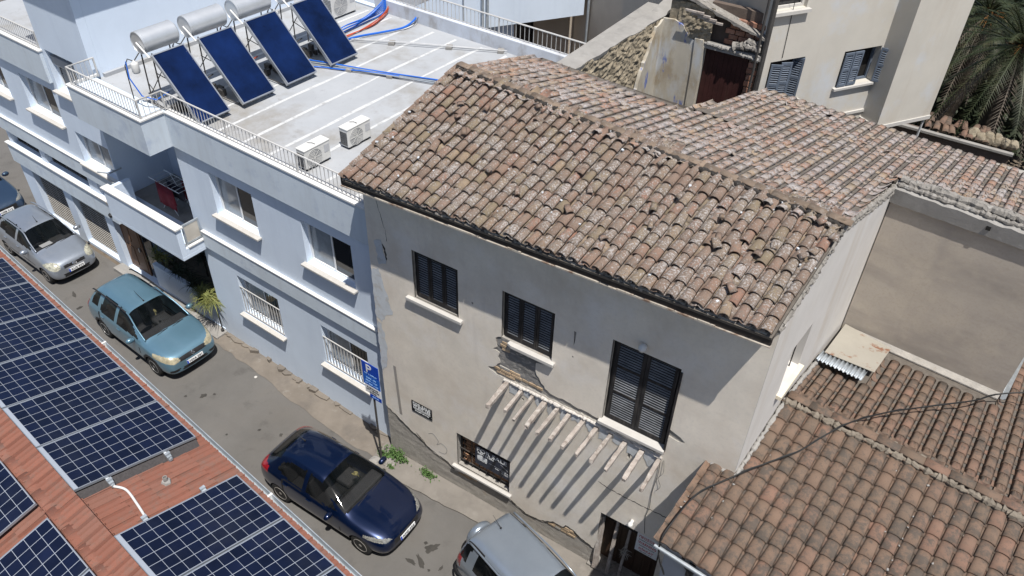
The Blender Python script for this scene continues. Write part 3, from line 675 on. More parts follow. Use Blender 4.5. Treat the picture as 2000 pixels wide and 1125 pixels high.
# ================================================================== TILES
def tile_mesh(name, m, L=.42, r0=.105, r1=.082, th=.014, seg=6, h=.72, flip=False):
    """half-barrel tile: low (wide) end at y=0, high end at y=L, crown up"""
    vs = []; fs = []; A = R(84)
    for y, r in ((0, r0), (L, r1)):
        for rr in (r, r-th):
            for k in range(seg+1):
                a = -A+2*A*k/seg; vs.append((rr*math.sin(a), y, rr*h*(math.cos(a)-math.cos(A))))
    n = seg+1; o0, i0, o1, i1 = 0, n, 2*n, 3*n
    for k in range(seg):
        fs.append((o0+k, o0+k+1, o1+k+1, o1+k)); fs.append((i0+k+1, i0+k, i1+k, i1+k+1))
        fs.append((i0+k, i0+k+1, o0+k+1, o0+k)); fs.append((o1+k, o1+k+1, i1+k+1, i1+k))
    fs += [(o0, o1, i1, i0), (o0+seg, i0+seg, i1+seg, o1+seg)]
    if flip: vs = [(x, y, -z) for x, y, z in vs]; fs = [tuple(reversed(f)) for f in fs]
    me = bpy.data.meshes.new(name); me.from_pydata(vs, [], fs); me.materials.append(m)
    sm = [True, True, False, False]*seg + [False, False]; me.polygons.foreach_set('use_smooth', sm); me.update()
    return me
def basis(p, x, y):
    y = y.normalized(); z = x.cross(y).normalized(); x = y.cross(z).normalized()
    return Matrix(((x.x, y.x, z.x, p.x), (x.y, y.y, z.y, p.y), (x.z, y.z, z.z, p.z), (0, 0, 0, 1)))
def patch_rows(E0, E1, R0, R1, spacing, exposure, seed, jit=1.0, clip=None, L=.42, lift=.022, tail=0, panz=.03):
    r = random.Random(seed); E0, E1, R0, R1 = map(Vector, (E0, E1, R0, R1))
    n = max(1, round((E1-E0).length/spacing)); out = []; pans = []
    for i in range(n):
        s = (i+.5)/n; a = E0.lerp(E1, s); b = R0.lerp(R1, s); d = b-a; Ln = d.length; xd = (E1-E0).lerp(R1-R0, .5).normalized()
        u = d.normalized(); nrm = xd.cross(u).normalized(); k = 0; t = r.uniform(-.03, .03)*jit; side = 0
        s2 = i/n; a2 = E0.lerp(E1, s2); b2 = R0.lerp(R1, s2); u2 = (b2-a2).normalized()
        while t < Ln-L*.55:
            side = side*.6+r.uniform(-.008, .008)*jit
            p = a+u*t+xd*side+nrm*(r.uniform(0, .012)*jit + .02*jit*noise.noise(Vector((a.x*.7+t*.3, a.y*.6, t*.8+seed))))
            if clip is None or clip(p):
                tilt = lift/L+r.uniform(-.004, .02)*jit; yaw = r.uniform(-.05, .05)*jit
                if jit > .8 and r.random() < .03: yaw += r.uniform(-.35, .35); tilt += r.uniform(0, .12); p = p+nrm*.02
                yd = (u - nrm*tilt + xd*yaw); q = p+nrm*lift
                M = basis(q, xd, yd)
                if jit > .5: M = M @ Matrix.Diagonal((r.uniform(.9, 1.1), r.uniform(.95, 1.08), r.uniform(.85, 1.12), 1))
                out.append(M)
            t += exposure*r.uniform(1-.14*jit, 1+.14*jit)
        t = 0
        while t < Ln-.1:
            p = a2+u2*t
            if clip is None or clip(p): pans.append(basis(p+nrm*panz, xd, u2-nrm*.05))
            t += exposure*1.1
    return out, pans
def joined(name, mats_, me, m, parent, seed=1):
    """very many tiles as one mesh, each with its own random colour value"""
    r = random.Random(seed); vs = []; fs = []; rv = []; sm = []
    base = [v.co.copy() for v in me.vertices]; bf = [tuple(p.vertices) for p in me.polygons]; bs = [p.use_smooth for p in me.polygons]
    org = root_org(parent); W = Matrix.Translation(-org)
    for M in mats_:
        b = len(vs); M2 = W @ M; vs += [tuple(M2 @ c) for c in base]; fs += [tuple(b+i for i in f) for f in bf]; rv += [r.random()]*len(base); sm += bs
    k = bpy.data.meshes.new(name); k.from_pydata(vs, [], fs); k.materials.append(m); k.polygons.foreach_set('use_smooth', sm)
    a = k.attributes.new('rnd', 'FLOAT', 'POINT'); a.data.foreach_set('value', rv); k.update()
    o = link(name, k, parent); o['kind'] = 'stuff'; return o
def place_tiles(mats_, meshes, parent, name='roof_tile', seed=1):
    r = random.Random(seed); W = Matrix.Translation(-root_org(parent))
    for M in mats_:
        o = link(name, r.choice(meshes), parent); o.matrix_local = W @ M
CAM = Vector((0, 0, 16.75))
def in_view(p, frame=FH, mx=60):
    q = cam.matrix_world.inverted() @ (frame @ p)
    if q.z > -.2: return False
    x, y = 1000+1556*q.x/-q.z, 562.5-1556*q.y/-q.z
    return -mx < x < 2000+mx and -mx < y < 1125+mx
def lumpy(mb, pts, r0, seed, n=8, amp=.4, step=.035, flat=.7):
    rr = random.Random(seed); P = []
    for a, b in zip(pts[:-1], pts[1:]):
        a, b = Vector(a), Vector(b); k = max(1, int((b-a).length/step))
        P += [a.lerp(b, i/k) for i in range(k)]
    P.append(Vector(pts[-1]))
    P = [p+Vector((rr.uniform(-1, 1), rr.uniform(-1, 1), rr.uniform(-.6, .6)))*r0*.35 for p in P]
    mb.tube(P, [r0*rr.uniform(1-amp, 1+amp) for _ in P], n)

# ================================================================== OLD HOUSE
OH = thing('old_house', 'derelict beige plastered house with shuttered windows, bare balcony beams and a lichened clay tile roof', 'house', (-1.26, 9.78, 0))
D = Vector((0.0856, 1, 0))
# plan: front y=9.78, side wall leans back to (-.78,15.4); back eave y 19.4
mb = MB()
Y0 = 9.80
HOLES = [(-8.5, -7.35, 5.82, 7.08), (-6.3, -5.13, 5.84, 7.06), (-3.93, -2.61, 4.93, 7.06), (-7.49, -5.98, .95, 2.14), (-3.63, -2.2, -.1, 2.09)]
mb.wall(-9.66, -1.27, -.1, 8.62, Y0, 10.2, HOLES)
mb.build('front_wall', rough_render, OH)
def rough_line(pts, amp, step, seed):
    r = random.Random(seed); out = []
    for a, b in zip(pts[:-1], pts[1:]):
        n = max(1, int(math.dist(a, b)/step)); nx, ny = (b[1]-a[1]), -(b[0]-a[0]); L = math.hypot(nx, ny) or 1
        for i in range(n):
            t = i/n; k = r.uniform(-amp, amp) if i else 0
            out.append((a[0]+(b[0]-a[0])*t+nx/L*k, a[1]+(b[1]-a[1])*t+ny/L*k))
    out.append(pts[-1]); return out
base_edge = [(-9.67, 1.74), (-9.53, 1.66), (-9.19, 1.43), (-8.92, 1.26), (-8.64, 1.14), (-8.36, .98), (-8.11, .87), (-7.83, .82), (-7.57, .66), (-6.9, .79), (-6.0, .74), (-5.5, .52), (-5.25, .54), (-4.95, .62), (-4.74, .79), (-4.48, .79), (-4.42, .92), (-4.23, .90), (-4.04, .76), (-3.67, .66)]
outline = rough_line(base_edge, .022, .07, 2) + [(-3.63, .66), (-3.63, 2.09), (-2.2, 2.12), (-2.2, -.1), (-1.27, -.1), (-1.27, 8.62), (-9.67, 8.55)]
big = [(-6.3, 7.06), (-5.13, 7.06), (-5.13, 5.69), (-5.47, 5.6)] + rough_line([(-5.47, 5.6), (-5.46, 5.33), (-5.38, 5.22), (-5.23, 5.0), (-5.04, 4.93), (-4.75, 4.95), (-4.45, 4.9), (-4.2, 4.92), (-3.97, 4.90)], .02, .06, 5) + [(-3.93, 4.95), (-3.93, 7.06), (-2.61, 7.06), (-2.59, 4.78)] + \
    rough_line([(-2.6, 4.76), (-2.9, 4.73), (-3.3, 4.77), (-3.7, 4.74), (-4.2, 4.80), (-4.8, 4.78), (-5.4, 4.80), (-6.0, 4.76), (-6.14, 4.74), (-6.38, 4.72), (-6.62, 4.83), (-6.45, 4.93), (-6.31, 5.12), (-6.37, 5.25), (-6.33, 5.40), (-6.49, 5.42), (-6.39, 5.53), (-6.43, 5.77), (-6.3, 5.86)], .018, .06, 8)
holes2 = [big, [(-8.5, 5.82), (-7.35, 5.82), (-7.35, 7.08), (-8.5, 7.08)], [(-7.49, .95), (-5.98, .95), (-5.98, 2.14), (-7.49, 2.14)],
          [(-4.71, 6.85), (-4.66, 6.84), (-4.67, 6.62), (-4.69, 6.50)], [(-2.58, 5.52), (-2.35, 5.44), (-2.25, 5.36), (-2.36, 5.30), (-2.57, 5.34)],
          [(-5.76, 4.42), (-5.70, 4.41), (-5.70, 4.34), (-5.75, 4.35)], [(-5.46, 3.91), (-5.41, 3.91), (-5.41, 3.82), (-5.46, 3.83)], [(-3.28, 4.38), (-3.22, 4.36), (-3.23, 4.2), (-3.28, 4.22)], [(-7.02, 6.42), (-6.98, 6.42), (-6.98, 6.38), (-7.02, 6.38)], [(-4.7, 6.22), (-4.67, 6.22), (-4.67, 6.18), (-4.7, 6.18)]]
def skin(name, outline, holes, yf, yb, m, parent):
    loops = [[Vector((x, 0, z)) for x, z in L] for L in [outline]+holes]
    tris = geometry.tessellate_polygon(loops); flat = [p for L in loops for p in L]
    mb = MB(); n = len(flat)
    tr = []
    for a, b, c in tris:
        nrm = (flat[b]-flat[a]).cross(flat[c]-flat[a])
        tr.append((a, b, c) if nrm.y < 0 else (a, c, b))
    mb.add([(p.x, yf, p.z) for p in flat] + [(p.x, yb, p.z) for p in flat], tr)
    base = 0
    for L in loops:
        k = len(L)
        for i in range(k):
            a, b = base+i, base+(i+1) % k; mb.f.append((a, b, b+n, a+n)); mb.m.append(1)
        base += k
    return mb.build(name, [m, rough_render], parent)
skin('plaster', outline, holes2, 9.775, 9.82, plaster, OH)
# coarse base render, uneven
mb = MB(); nx, nz_ = 150, 34; vs = []
for j in range(nz_+1):
    for i in range(nx+1):
        x, z = -9.66+6.0*i/nx, -.05+1.85*j/nz_
        vs.append((x, 9.797-.012*max(0, noise.noise(Vector((x*2.2, z*9, 1))))-.008*noise.noise(Vector((x*9, z*22, 5))), z))
mb.add(vs, [(j*(nx+1)+i, j*(nx+1)+i+1, (j+1)*(nx+1)+i+1, (j+1)*(nx+1)+i) for j in range(nz_) for i in range(nx) if not (-7.49 < -9.66+6*(i+.5)/nx < -5.98 and .95 < -.05+1.85*(j+.5)/nz_)])
mb.build('base_render', rough_render, OH, smooth=True)
# render scraps in the big hole
mb = MB(); vs = []; nx, nz_ = 44, 30
for j in range(nz_+1):
    for i in range(nx+1):
        x, z = -6.4+1.25*i/nx, 4.95+.85*j/nz_
        vs.append((x, 9.798-.016*max(0, noise.noise(Vector((x*3, z*11+x*3, 2))))-.01*noise.noise(Vector((x*10, z*26, 7))), z))
mb.add(vs, [(j*(nx+1)+i, j*(nx+1)+i+1, (j+1)*(nx+1)+i+1, (j+1)*(nx+1)+i) for j in range(nz_) for i in range(nx)])
mb.build('render_scraps', mat('grey_scraps', (.21, .205, .20), .95, .15, 5, .8, 30, layers=[((.12, .115, .11), 5, .5, .7, .8, (.5, .5, 2)), ((.32, .30, .28), 8, .55, .7, .7)]), OH, smooth=True)
# bricks bared by the fallen plaster
r = random.Random(21); bricks = []
for row, (z, x0, x1) in enumerate([(4.80, -6.42, -5.75), (4.885, -6.5, -5.28), (4.97, -6.35, -5.6), (5.50, -6.36, -6.08), (5.585, -6.36, -6.08), (5.67, -6.34, -6.1), (.63, -4.95, -4.15), (.71, -4.85, -4.12), (.79, -4.55, -4.2), (.60, -7.55, -7.0), (.68, -7.3, -6.9)]):
    x = x0+r.uniform(0, .08)
    while x < x1-.06:
        L = r.uniform(.15, .26); L = min(L, x1-x)
        if r.random() < .9:
            q = MB(); d = r.uniform(.0, .018)
            q.xbox(Matrix.Translation((x+L/2, 9.80+.015-d, z+.035)) @ Matrix.Rotation(r.uniform(-.04, .04), 4, 'Y'), L-.015, .05, .068)
            q.build('brick', r.choice([stone_brick, stone_brick, rough_render]), OH, bevel=.006)
        x += L
# whitish washes and scars by the left corner: thin skins of old limewash
def wash(pts, y, m, seed):
    q = MB(); L = rough_line(pts+[pts[0]], .03, .08, seed)[:-1]
    q.add([(x, y, z) for x, z in L] , [tuple(range(len(L)))]); return q
mb = MB()
for pts, sd in (([(-9.66, 6.05), (-9.45, 6.2), (-9.3, 5.6), (-9.16, 5.0), (-9.35, 4.9), (-9.5, 4.6), (-9.66, 4.7)], 1), ([(-9.66, 4.6), (-9.52, 4.55), (-9.42, 3.9), (-9.5, 3.2), (-9.66, 2.9)], 2), ([(-9.5, 6.9), (-9.3, 7.0), (-9.22, 6.4), (-9.42, 6.3)], 3)):
    w_ = wash(pts, 9.772-.0015*sd, patch_blue, sd); mb.add(w_.v, w_.f)
mb.build('limewash_patch', patch_blue, OH)
mb = MB(); mb.add([(x, 9.768, z) for x, z in ((-9.30, 3.35), (-9.22, 3.35), (-9.15, 1.7), (-9.23, 1.7))], [(0, 3, 2, 1)]); mb.build('paint_strip', mat('grey_strip', (.29, .27, .25), .9, .1, 5), OH)
crack_mat = mat('crack_shadow', (.055, .05, .045), 1, 0)
def crack(pts, wd, y=9.7735, seed=1):
    mb = MB()
    r = random.Random(seed); P = rough_line(pts, .015, .05, seed); n = len(P); q = []
    for i, (x, z) in enumerate(P):
        a = P[max(0, i-1)]; b = P[min(n-1, i+1)]; tx, tz = b[0]-a[0], b[1]-a[1]; l = math.hypot(tx, tz) or 1
        k = wd*(.4+r.random())*(.3 if i in (0, n-1) else 1); q.append((x-tz/l*k, y, z+tx/l*k)); q.append((x+tz/l*k, y, z-tx/l*k))
    mb.add(q, [(2*i, 2*i+1, 2*i+3, 2*i+2) for i in range(n-1)]); mb.build('crack', crack_mat, OH)
crack([(-9.33, 8.3), (-9.32, 7.9), (-9.22, 7.5), (-9.15, 7.3), (-9.16, 7.0)], .006, seed=2); crack([(-3.81, 3.05), (-3.5, 2.99), (-2.9, 3.0), (-2.17, 3.04), (-1.9, 3.02)], .012, seed=3)
crack([(-9.4, 1.56), (-9.19, 1.44), (-8.92, 1.27), (-8.64, 1.15), (-8.36, .99), (-8.11, .88), (-7.83, .84), (-7.57, .68)], .016, seed=11); crack([(-5.95, .74), (-5.5, .53), (-5.25, .55), (-4.95, .64), (-4.74, .81), (-4.48, .81), (-4.42, .94), (-4.23, .92), (-4.04, .78), (-3.67, .67)], .02, seed=13)
crack([(-8.75, 1.3), (-8.5, 1.12), (-8.45, .98)], .012, seed=5)
crack([(-9.28, 6.9), (-9.22, 6.75), (-9.2, 6.5)], .03, seed=7)
# graffiti scribble
mb = MB(); mb.tube([(x, 9.772, z) for x, _, z in spline([(-8.35, 0, 1.52), (-8.2, 0, 1.62), (-8.05, 0, 1.45), (-8.1, 0, 1.28), (-7.95, 0, 1.42), (-7.8, 0, 1.32), (-7.85, 0, 1.1), (-8.05, 0, 1.05)])], .006, 4)
mb.build('graffiti', mat('spray_grey', (.22, .21, .21), .9, 0), OH)
# shuttered windows
def shuttered(name, a, b, c, d, leaves, yb, slat_step=.062, rails=(), stiles=.05, sillbox=None, mid=()):
    mb = MB(); f = .045
    mb.wall(a, b, c, d, yb, yb+.05, [(a+f, b-f, c+f*.6, d-f)])
    fr = mb.build(name, dark_wood, OH); n = leaves; W = (b-a-2*f)/n
    for k in range(n):
        x0, x1 = a+f+W*k+.004, a+f+W*(k+1)-.004; z0, z1 = c+f*.6+.004, d-f-.004; s = stiles
        cuts = [z0+.10] + [z0+(z1-z0)*q for q in rails] + [z1-.06]
        hl = [(x0+s, x1-s, lo+(.03 if i else 0), hi-.03 if i < len(cuts)-2 else hi) for i, (lo, hi) in enumerate(zip(cuts[:-1], cuts[1:]))]
        q = MB(); q.wall(x0, x1, z0, z1, yb-.03, yb+.005, hl); q.box(x0, x1, yb+.022, yb+.028, z0, z1)
        lf = q.build('shutter', dark_wood, fr); MB().box(x0+.01, x1-.01, yb+.015, yb+.021, z0+.01, z1-.01).build('shutter_back', interior_dark, fr)
        q = MB()
        for (ha, hb, lo, hi) in hl:
            z = lo
            while z < hi-.015:
                q.xbox(Matrix.Translation(((ha+hb)/2, yb-.012, z+.015)) @ Matrix.Rotation(R(38), 4, 'X'), hb-ha, .027, .007); z += slat_step
        sl_ = q.build('slats', slat_mat, fr); sl_['kind'] = 'stuff'
    if sillbox:
        q = MB(); q.prism(sillbox, 'z', c-.085, c-.005); q.build('sill', sill_mat, fr, bevel=.008)
    return fr
shuttered('window', -8.5, -7.35, 5.82, 7.08, 3, 9.87, sillbox=[(-8.68, 9.685), (-7.24, 9.685), (-7.24, 9.774), (-7.36, 9.86), (-8.49, 9.86), (-8.68, 9.774)])
shuttered('window', -6.3, -5.13, 5.84, 7.06, 3, 9.87, sillbox=[(-6.02, 9.685), (-5.05, 9.685), (-5.05, 9.774), (-5.14, 9.86), (-6.10, 9.86), (-6.12, 9.72)])
shuttered('balcony_door', -3.93, -2.61, 4.95, 7.06, 2, 9.88, rails=(.37, .70), stiles=.07, sillbox=[(-3.98, 9.69), (-2.58, 9.69), (-2.58, 9.87), (-3.98, 9.87)])
mb = MB(); mb.box(-2.606, -2.57, 9.74, 9.86, 4.9, 7.0); mb.build('door_jamb', dark_wood, OH)
# ground floor window: brick infill, bars and sill
fr = MB().wall(-7.49, -5.98, .95, 2.14, 9.93, 9.97, [(-7.44, -6.03, 1.0, 2.09)]).build('window', dark_wood, OH)
MB().box(-7.49, -5.98, 10.02, 10.06, .95, 2.14).build('dark_back', interior_dark, fr)
q = MB(); q.box(-7.6, -5.9, 9.69, 9.92, .875, .945); q.build('sill', sill_mat, fr, bevel=.01)
r = random.Random(31)
for row in range(11):
    z = .97+.103*row; x = -7.46+(row % 2)*.13
    while x < -6.05:
        L = .25
        if r.random() < .93 and x+L < -6.0:
            b = MB(); b.box(x, x+L-.02, 9.955, 10.0, z, z+.075); b.build('brick', mat('infill_brick', (.30, .17, .10), .9, .2, 5, .4, 30, rnd=.2) if 'infill_brick' not in bpy.data.materials else bpy.data.materials['infill_brick'], fr)
        x += L
for k in range(7):
    x = -7.35+.21*k; b = MB(); b.box(x-.008, x+.008, 9.90, 9.916, .95, 2.14); b.build('bar', dark_metal, fr)
for z in (1.1, 1.5, 1.95):
    b = MB(); b.box(-7.49, -5.98, 9.885, 9.899, z, z+.016); b.build('bar', dark_metal, fr)
# front door recess
q = MB(); q.box(-3.62, -2.2, 10.12, 10.16, 0, 2.09); fd = q.build('front_door', mat('front_door_wood', (.05, .028, .018), .6, .25, 4, .3, 20, layers=[((.09, .06, .04), 3, .5, .75, .6, V)]), OH)
q = MB()
for k in range(7): q.box(-3.6+.2*k+.01, -3.6+.2*k+.19, 10.10, 10.12, .02, 2.05)
q.build('door_boards', bpy.data.materials['front_door_wood'], fd)
q = MB(); q.box(-3.75, -2.15, 9.7, 10.2, -.02, .10); q.build('door_step', mortar, OH)
q = MB(); q.wall(-3.63, -2.2, 1.72, 2.085, 9.98, 10.02, [(-3.58, -2.95, 1.77, 2.05), (-2.9, -2.25, 1.77, 2.05)]); q.build('transom', dark_wood, OH)
# wall lamps
q = MB(); q.lathe([(.005, 0), (.05, .015), (.075, .06), (.08, .1), (.06, .15), (.005, .175)], 14, Matrix.Translation((-3.33, 9.77, 7.25)) @ Matrix.Rotation(R(90), 4, 'X')); q.build('wall_lamp', white_plastic, OH, smooth=True)
q = MB(); q.lathe([(.04, 0), (.045, .03), (.03, .05), (.055, .08), (.06, .12), (.04, .16), (.005, .17)], 12, Matrix.Translation((-2.91, 9.77, 2.4)) @ Matrix.Rotation(R(100), 4, 'X')); q.build('wall_lamp', white_plastic, OH, smooth=True)
q = MB(); q.tube(spline([(-2.62, 9.76, 4.7), (-2.6, 9.75, 4.2), (-2.64, 9.76, 3.6), (-2.62, 9.75, 3.1), (-2.66, 9.76, 2.7), (-2.6, 9.76, 2.2)]), .006, 4); q.tube(spline([(-2.55, 9.76, 4.65), (-2.5, 9.73, 4.35), (-2.58, 9.75, 4.1), (-2.5, 9.74, 3.9), (-2.57, 9.75, 3.7)]), .004, 4)
q.build('loose_wire', cable_mat, OH)
# balcony beams, all that is left of the balcony
beams = [(-6.12, 4.70, .79), (-5.77, 4.66, .68), (-5.49, 4.67, .77), (-5.20, 4.67, .79), (-4.89, 4.67, .8), (-4.63, 4.66, .77), (-4.30, 4.67, .82), (-4.0, 4.65, .81), (-3.69, 4.65, .8), (-3.37, 4.64, .8), (-3.01, 4.64, .79), (-2.65, 4.65, .84)]
r = random.Random(17)
for i, (x, z, L) in enumerate(beams):
    w_, h_ = r.uniform(.09, .13), r.uniform(.105, .14); vs = []; n = 7; fs = []
    if i in (1, 2, 7): w_ *= .8
    dx = r.uniform(-.03, .03); dz = r.uniform(-.04, .02)
    for k in range(n+1):
        t = k/n; y = 9.9-(L+.12)*t; k1 = r.uniform(.84, 1.08)*(1-.2*t)
        for a, b in ((-.5, -.95), (.5, -.95), (.5, .05), (-.5, .05)):
            vs.append((x+dx*t+a*w_*k1+r.uniform(-.006, .006), y+(r.uniform(-.03, .03) if k == n else 0), z+dz*t+b*h_*k1+r.uniform(-.006, .006)))
    for k in range(n):
        for j in range(4): fs.append((4*k+j, 4*k+(j+1) % 4, 4*k+4+(j+1) % 4, 4*k+4+j))
    fs += [(0, 3, 2, 1), (4*n, 4*n+1, 4*n+2, 4*n+3)]; fs = [tuple(reversed(f)) for f in fs]
    MB().add(vs, fs).build('balcony_beam', grey_wood, OH, bevel=.01)
# broken floor edge and limewash between the beams
mb = MB(); lumpy(mb, [(-6.2, 9.77, 4.70), (-5.2, 9.765, 4.72), (-4.2, 9.765, 4.73), (-3.9, 9.77, 4.72)], .035, 3); lumpy(mb, [(-3.9, 9.775, 4.70), (-3.2, 9.77, 4.70), (-2.6, 9.77, 4.68)], .028, 4)
mb.build('mortar_line', mat('lime_mortar', (.52, .49, .455), .95, .15, 6, .8, 30, layers=[((.22, .2, .18), 9, .56, .7, .8)]), OH)
for i in range(11):
    x0, x1 = beams[i][0]+.06, beams[i+1][0]-.06; d = r.uniform(.18, .48)
    L = rough_line([(x0, 4.70), (x1, 4.70), (x1, 4.70-d), (x0+(x1-x0)*.4, 4.70-d*r.uniform(.6, 1.1)), (x0, 4.70-d*r.uniform(.5, 1)), (x0, 4.70)], .012, .05, i+40)[:-1]
    MB().prism(L, 'y', 9.776, 9.766).build('limewash_patch', patch_blue, OH)

# --- side wall (frame FD: x back along the wall, y into the house)
SW = (0, 5.64)
mb = MB(); prof = [(0, -.1), (5.64, -.1), (5.64, 8.35), (2.03, 9.40), (.0, 8.60)]
def side_pt(a, d, z): return FD @ Vector((a, d, z))
loops_out = prof; hole = [(1.30, 6.22), (2.22, 6.22), (2.22, 7.28), (1.30, 7.28)]
tris = geometry.tessellate_polygon([[Vector((a, 0, z)) for a, z in prof], [Vector((a, 0, z)) for a, z in hole]])
flat = prof+hole; nF = len(flat)
vs = [side_pt(a, 0, z) for a, z in flat] + [side_pt(a, .35, z) for a, z in flat]; fs = []
for a, b, c in tris:
    nn = (vs[b]-vs[a]).cross(vs[c]-vs[a]); fs.append((a, b, c) if nn.x > 0 else (a, c, b))
base = 0
for Lp in (prof, hole):
    k = len(Lp); fs += [(base+i, base+(i+1) % k, base+(i+1) % k+nF, base+i+nF) for i in range(k)]; base += k
mb.add(vs, fs); mb.build('side_wall', side_plaster, OH)
mb = MB(); mb.add([side_pt(a, .3, z) for a, z in hole], [(0, 1, 2, 3)]); sw_ = mb.build('side_window', dark_wood, OH)
mb = MB(); q = [(1.22, 6.13), (2.28, 6.13), (2.28, 6.215), (1.22, 6.215)]
mb.add([side_pt(a, d, z) for d in (-.10, .28) for a, z in q], [(0, 1, 2, 3), (7, 6, 5, 4), (0, 4, 5, 1), (1, 5, 6, 2), (2, 6, 7, 3), (3, 7, 4, 0)]); mb.build('sill', mat('cream_sill', (.66, .60, .48), .85, .08, 6, .2, 30), sw_)
mb = MB()
for k in range(4): mb.tube([side_pt(1.42+.22*k, .12, 6.22), side_pt(1.42+.22*k, .12, 7.28)], .012, 5)
mb.build('bar', dark_wood, sw_)
mb = MB(); r = random.Random(3)
for p0, p1, rad in (((-.05, 8.70), (2.03, 9.47), .045), ((2.03, 9.47), (5.64, 8.50), .05), ((.0, 8.62), (2.05, 9.38), .04), ((2.03, 9.40), (5.64, 8.40), .045)):
    lumpy(mb, [side_pt(p0[0], .03, p0[1]), side_pt((p0[0]+p1[0])/2, .02, (p0[1]+p1[1])/2), side_pt(p1[0], .02, p1[1])], rad, r.randint(0, 99))
mb.build('verge_mortar', mortar, OH)
mb = MB(); mb.box(-9.64, -9.3, 10.2, 15.2, -.1, 8.5); mb.box(-9.3, -5.2, 15.0, 15.2, -.1, 8.7); mb.box(-5.35, -5.15, 15.2, 19.3, -.1, 7.5); mb.box(-5.15, 4, 19.1, 19.3, -.1, 7.7)
mb.build('rear_wall', rough_render, OH)
# --- roof
E0, E1 = Vector((-9.60, 9.20, 8.66)), Vector((-1.28, 9.22, 8.98))
G0, G1 = Vector((-9.22, 12.46, 9.80)), Vector((-1.10, 11.77, 9.54))
back = Vector((.08, 1, -math.tan(R(13)))).normalized()
def on_back(x, y):
    a, b = G0, G1; n = (b-a).cross(back).normalized(); return a.z-(n.x*(x-a.x)+n.y*(y-a.y))/n.z
rf = MB()
dn = Vector((0, 0, -.05))
rf.add([E0+dn, E1+dn, G1+dn, G0+dn], [(0, 1, 2, 3)])
def bk(x, y): return Vector((x, y, on_back(x, y)-.05))
rf.add([G0+dn, G1+dn, bk(-.86, 15.35), bk(-.80, 15.38), bk(3.2, 15.2), bk(3.4, 19.5), bk(-4.5, 19.3), bk(-5.06, 15.2), bk(-8.9, 15.3)], [(8, 0, 1, 2), (7, 8, 2), (7, 2, 3), (7, 3, 4, 5, 6)])
rfo = rf.build('roof', roof_under, OH); s = rfo.modifiers.new('t', 'SOLIDIFY'); s.thickness = .06; s.offset = -1
tmesh = [tile_mesh('roof_tile', old_tile, L=.40, r0=a, r1=b, h=.85, seg=7) for a, b in ((.096, .078), (.090, .074), (.101, .080))]
tstuff = tile_mesh('t', old_tile, L=.40, r0=.096, r1=.077, h=.85)
bstuff = tile_mesh('t', back_tile, L=.46, r0=.124, r1=.108, seg=6, h=.52)
pan = tile_mesh('t', old_tile, L=.42, r0=.10, r1=.085, seg=3, h=.5, flip=True)
front, pans = patch_rows(E0, E1, G0, G1, .216, .285, 5, L=.40, lift=.028, panz=.05)
front.sort(key=lambda M: (M.translation-CAM).length)
place_tiles(front[:270], tmesh, rfo, seed=3)
joined('roof_tiles', front[270:], tstuff, old_tile, rfo, 5)
joined('channel_tiles', pans, pan, old_tile, rfo, 6)
# ridge tiles, and a lumpy near-black strip along the front just below them
mb = MB(); lumpy(mb, [G0+Vector((.05, -.10, .03)), G0.lerp(G1, .5)+Vector((0, -.10, .0)), G1+Vector((0, -.10, .02))], .04, 31, amp=.6); mb.build('ridge_dark_strip', mat('near_black_strip', (.035, .031, .028), .95, .3, 7, .8, 30, layers=[((.2, .19, .18), 6, .6, .7, .8)]), rfo)
mb = MB(); lumpy(mb, [G0+Vector((0, 0, .02)), G0.lerp(G1, .5)+Vector((0, 0, -.02)), G1+Vector((0, -.0, .02))], .065, 8, amp=.2); mb.build('ridge_mortar', mat('ridge_bed', (.15, .115, .085), .95, .25, 7, .8, 30, layers=[((.28, .26, .245), 6, .58, .7, .7)]), rfo)
rd = (G1-G0); nR = 26; rr = random.Random(5)
rmesh = tile_mesh('ridge_tile', mat('ridge_clay', (.185, .14, .105), .95, .25, 4, .5, 30, rnd=.25, layers=[((.27, .245, .225), 9, .54, .68, .6)]), L=.42, r0=.10, r1=.095, h=.42)
for k in range(nR):
    p = G0.lerp(G1, k/nR)+Vector((0, .02+rr.uniform(-.015, .015), .065-.035*math.sin(math.pi*k/nR)+rr.uniform(-.006, .006)))
    o = link('ridge_tile', rmesh, rfo); o.matrix_local = Matrix.Translation(-root_org(rfo)) @ basis(p, Vector((0, -1, 0)), rd.normalized()+Vector((0, rr.uniform(-.04, .04), -.03)))
# back slope
GB0, GB1 = G0-back*.05, G1-back*.05
def clipb(p):
    if p.y > 15.22 and p.x < -5.14+.13*(p.y-15.2): return False
    return True
bt, bp = patch_rows(Vector((-8.78, 19.2, on_back(-8.78, 19.2))), Vector((-.52, 19.35, on_back(-.52, 19.35))), GB0, GB1, .24, .33, 9, clip=clipb, L=.46, jit=1.25, lift=.012, panz=.05)
wt, wp_ = patch_rows(Vector((-.48, 19.35, on_back(-.48, 19.35))), Vector((3.4, 19.45, on_back(3.4, 19.45))), Vector((-.80, 15.58, on_back(-.80, 15.58))), Vector((3.1, 15.45, on_back(3.1, 15.45))), .25, .33, 10, L=.46, jit=1.2, lift=.014, panz=.05)
both = bt+wt; both.sort(key=lambda M: (M.translation-CAM).length)
bmesh_ = [tile_mesh('roof_tile', back_tile, L=.44, r0=a, r1=b) for a, b in ((.114, .09), (.106, .088))]
joined('rear_roof_tiles', both, bstuff, back_tile, rfo, 11)
joined('rear_channel_tiles', bp+wp_, pan, back_tile, rfo, 12)
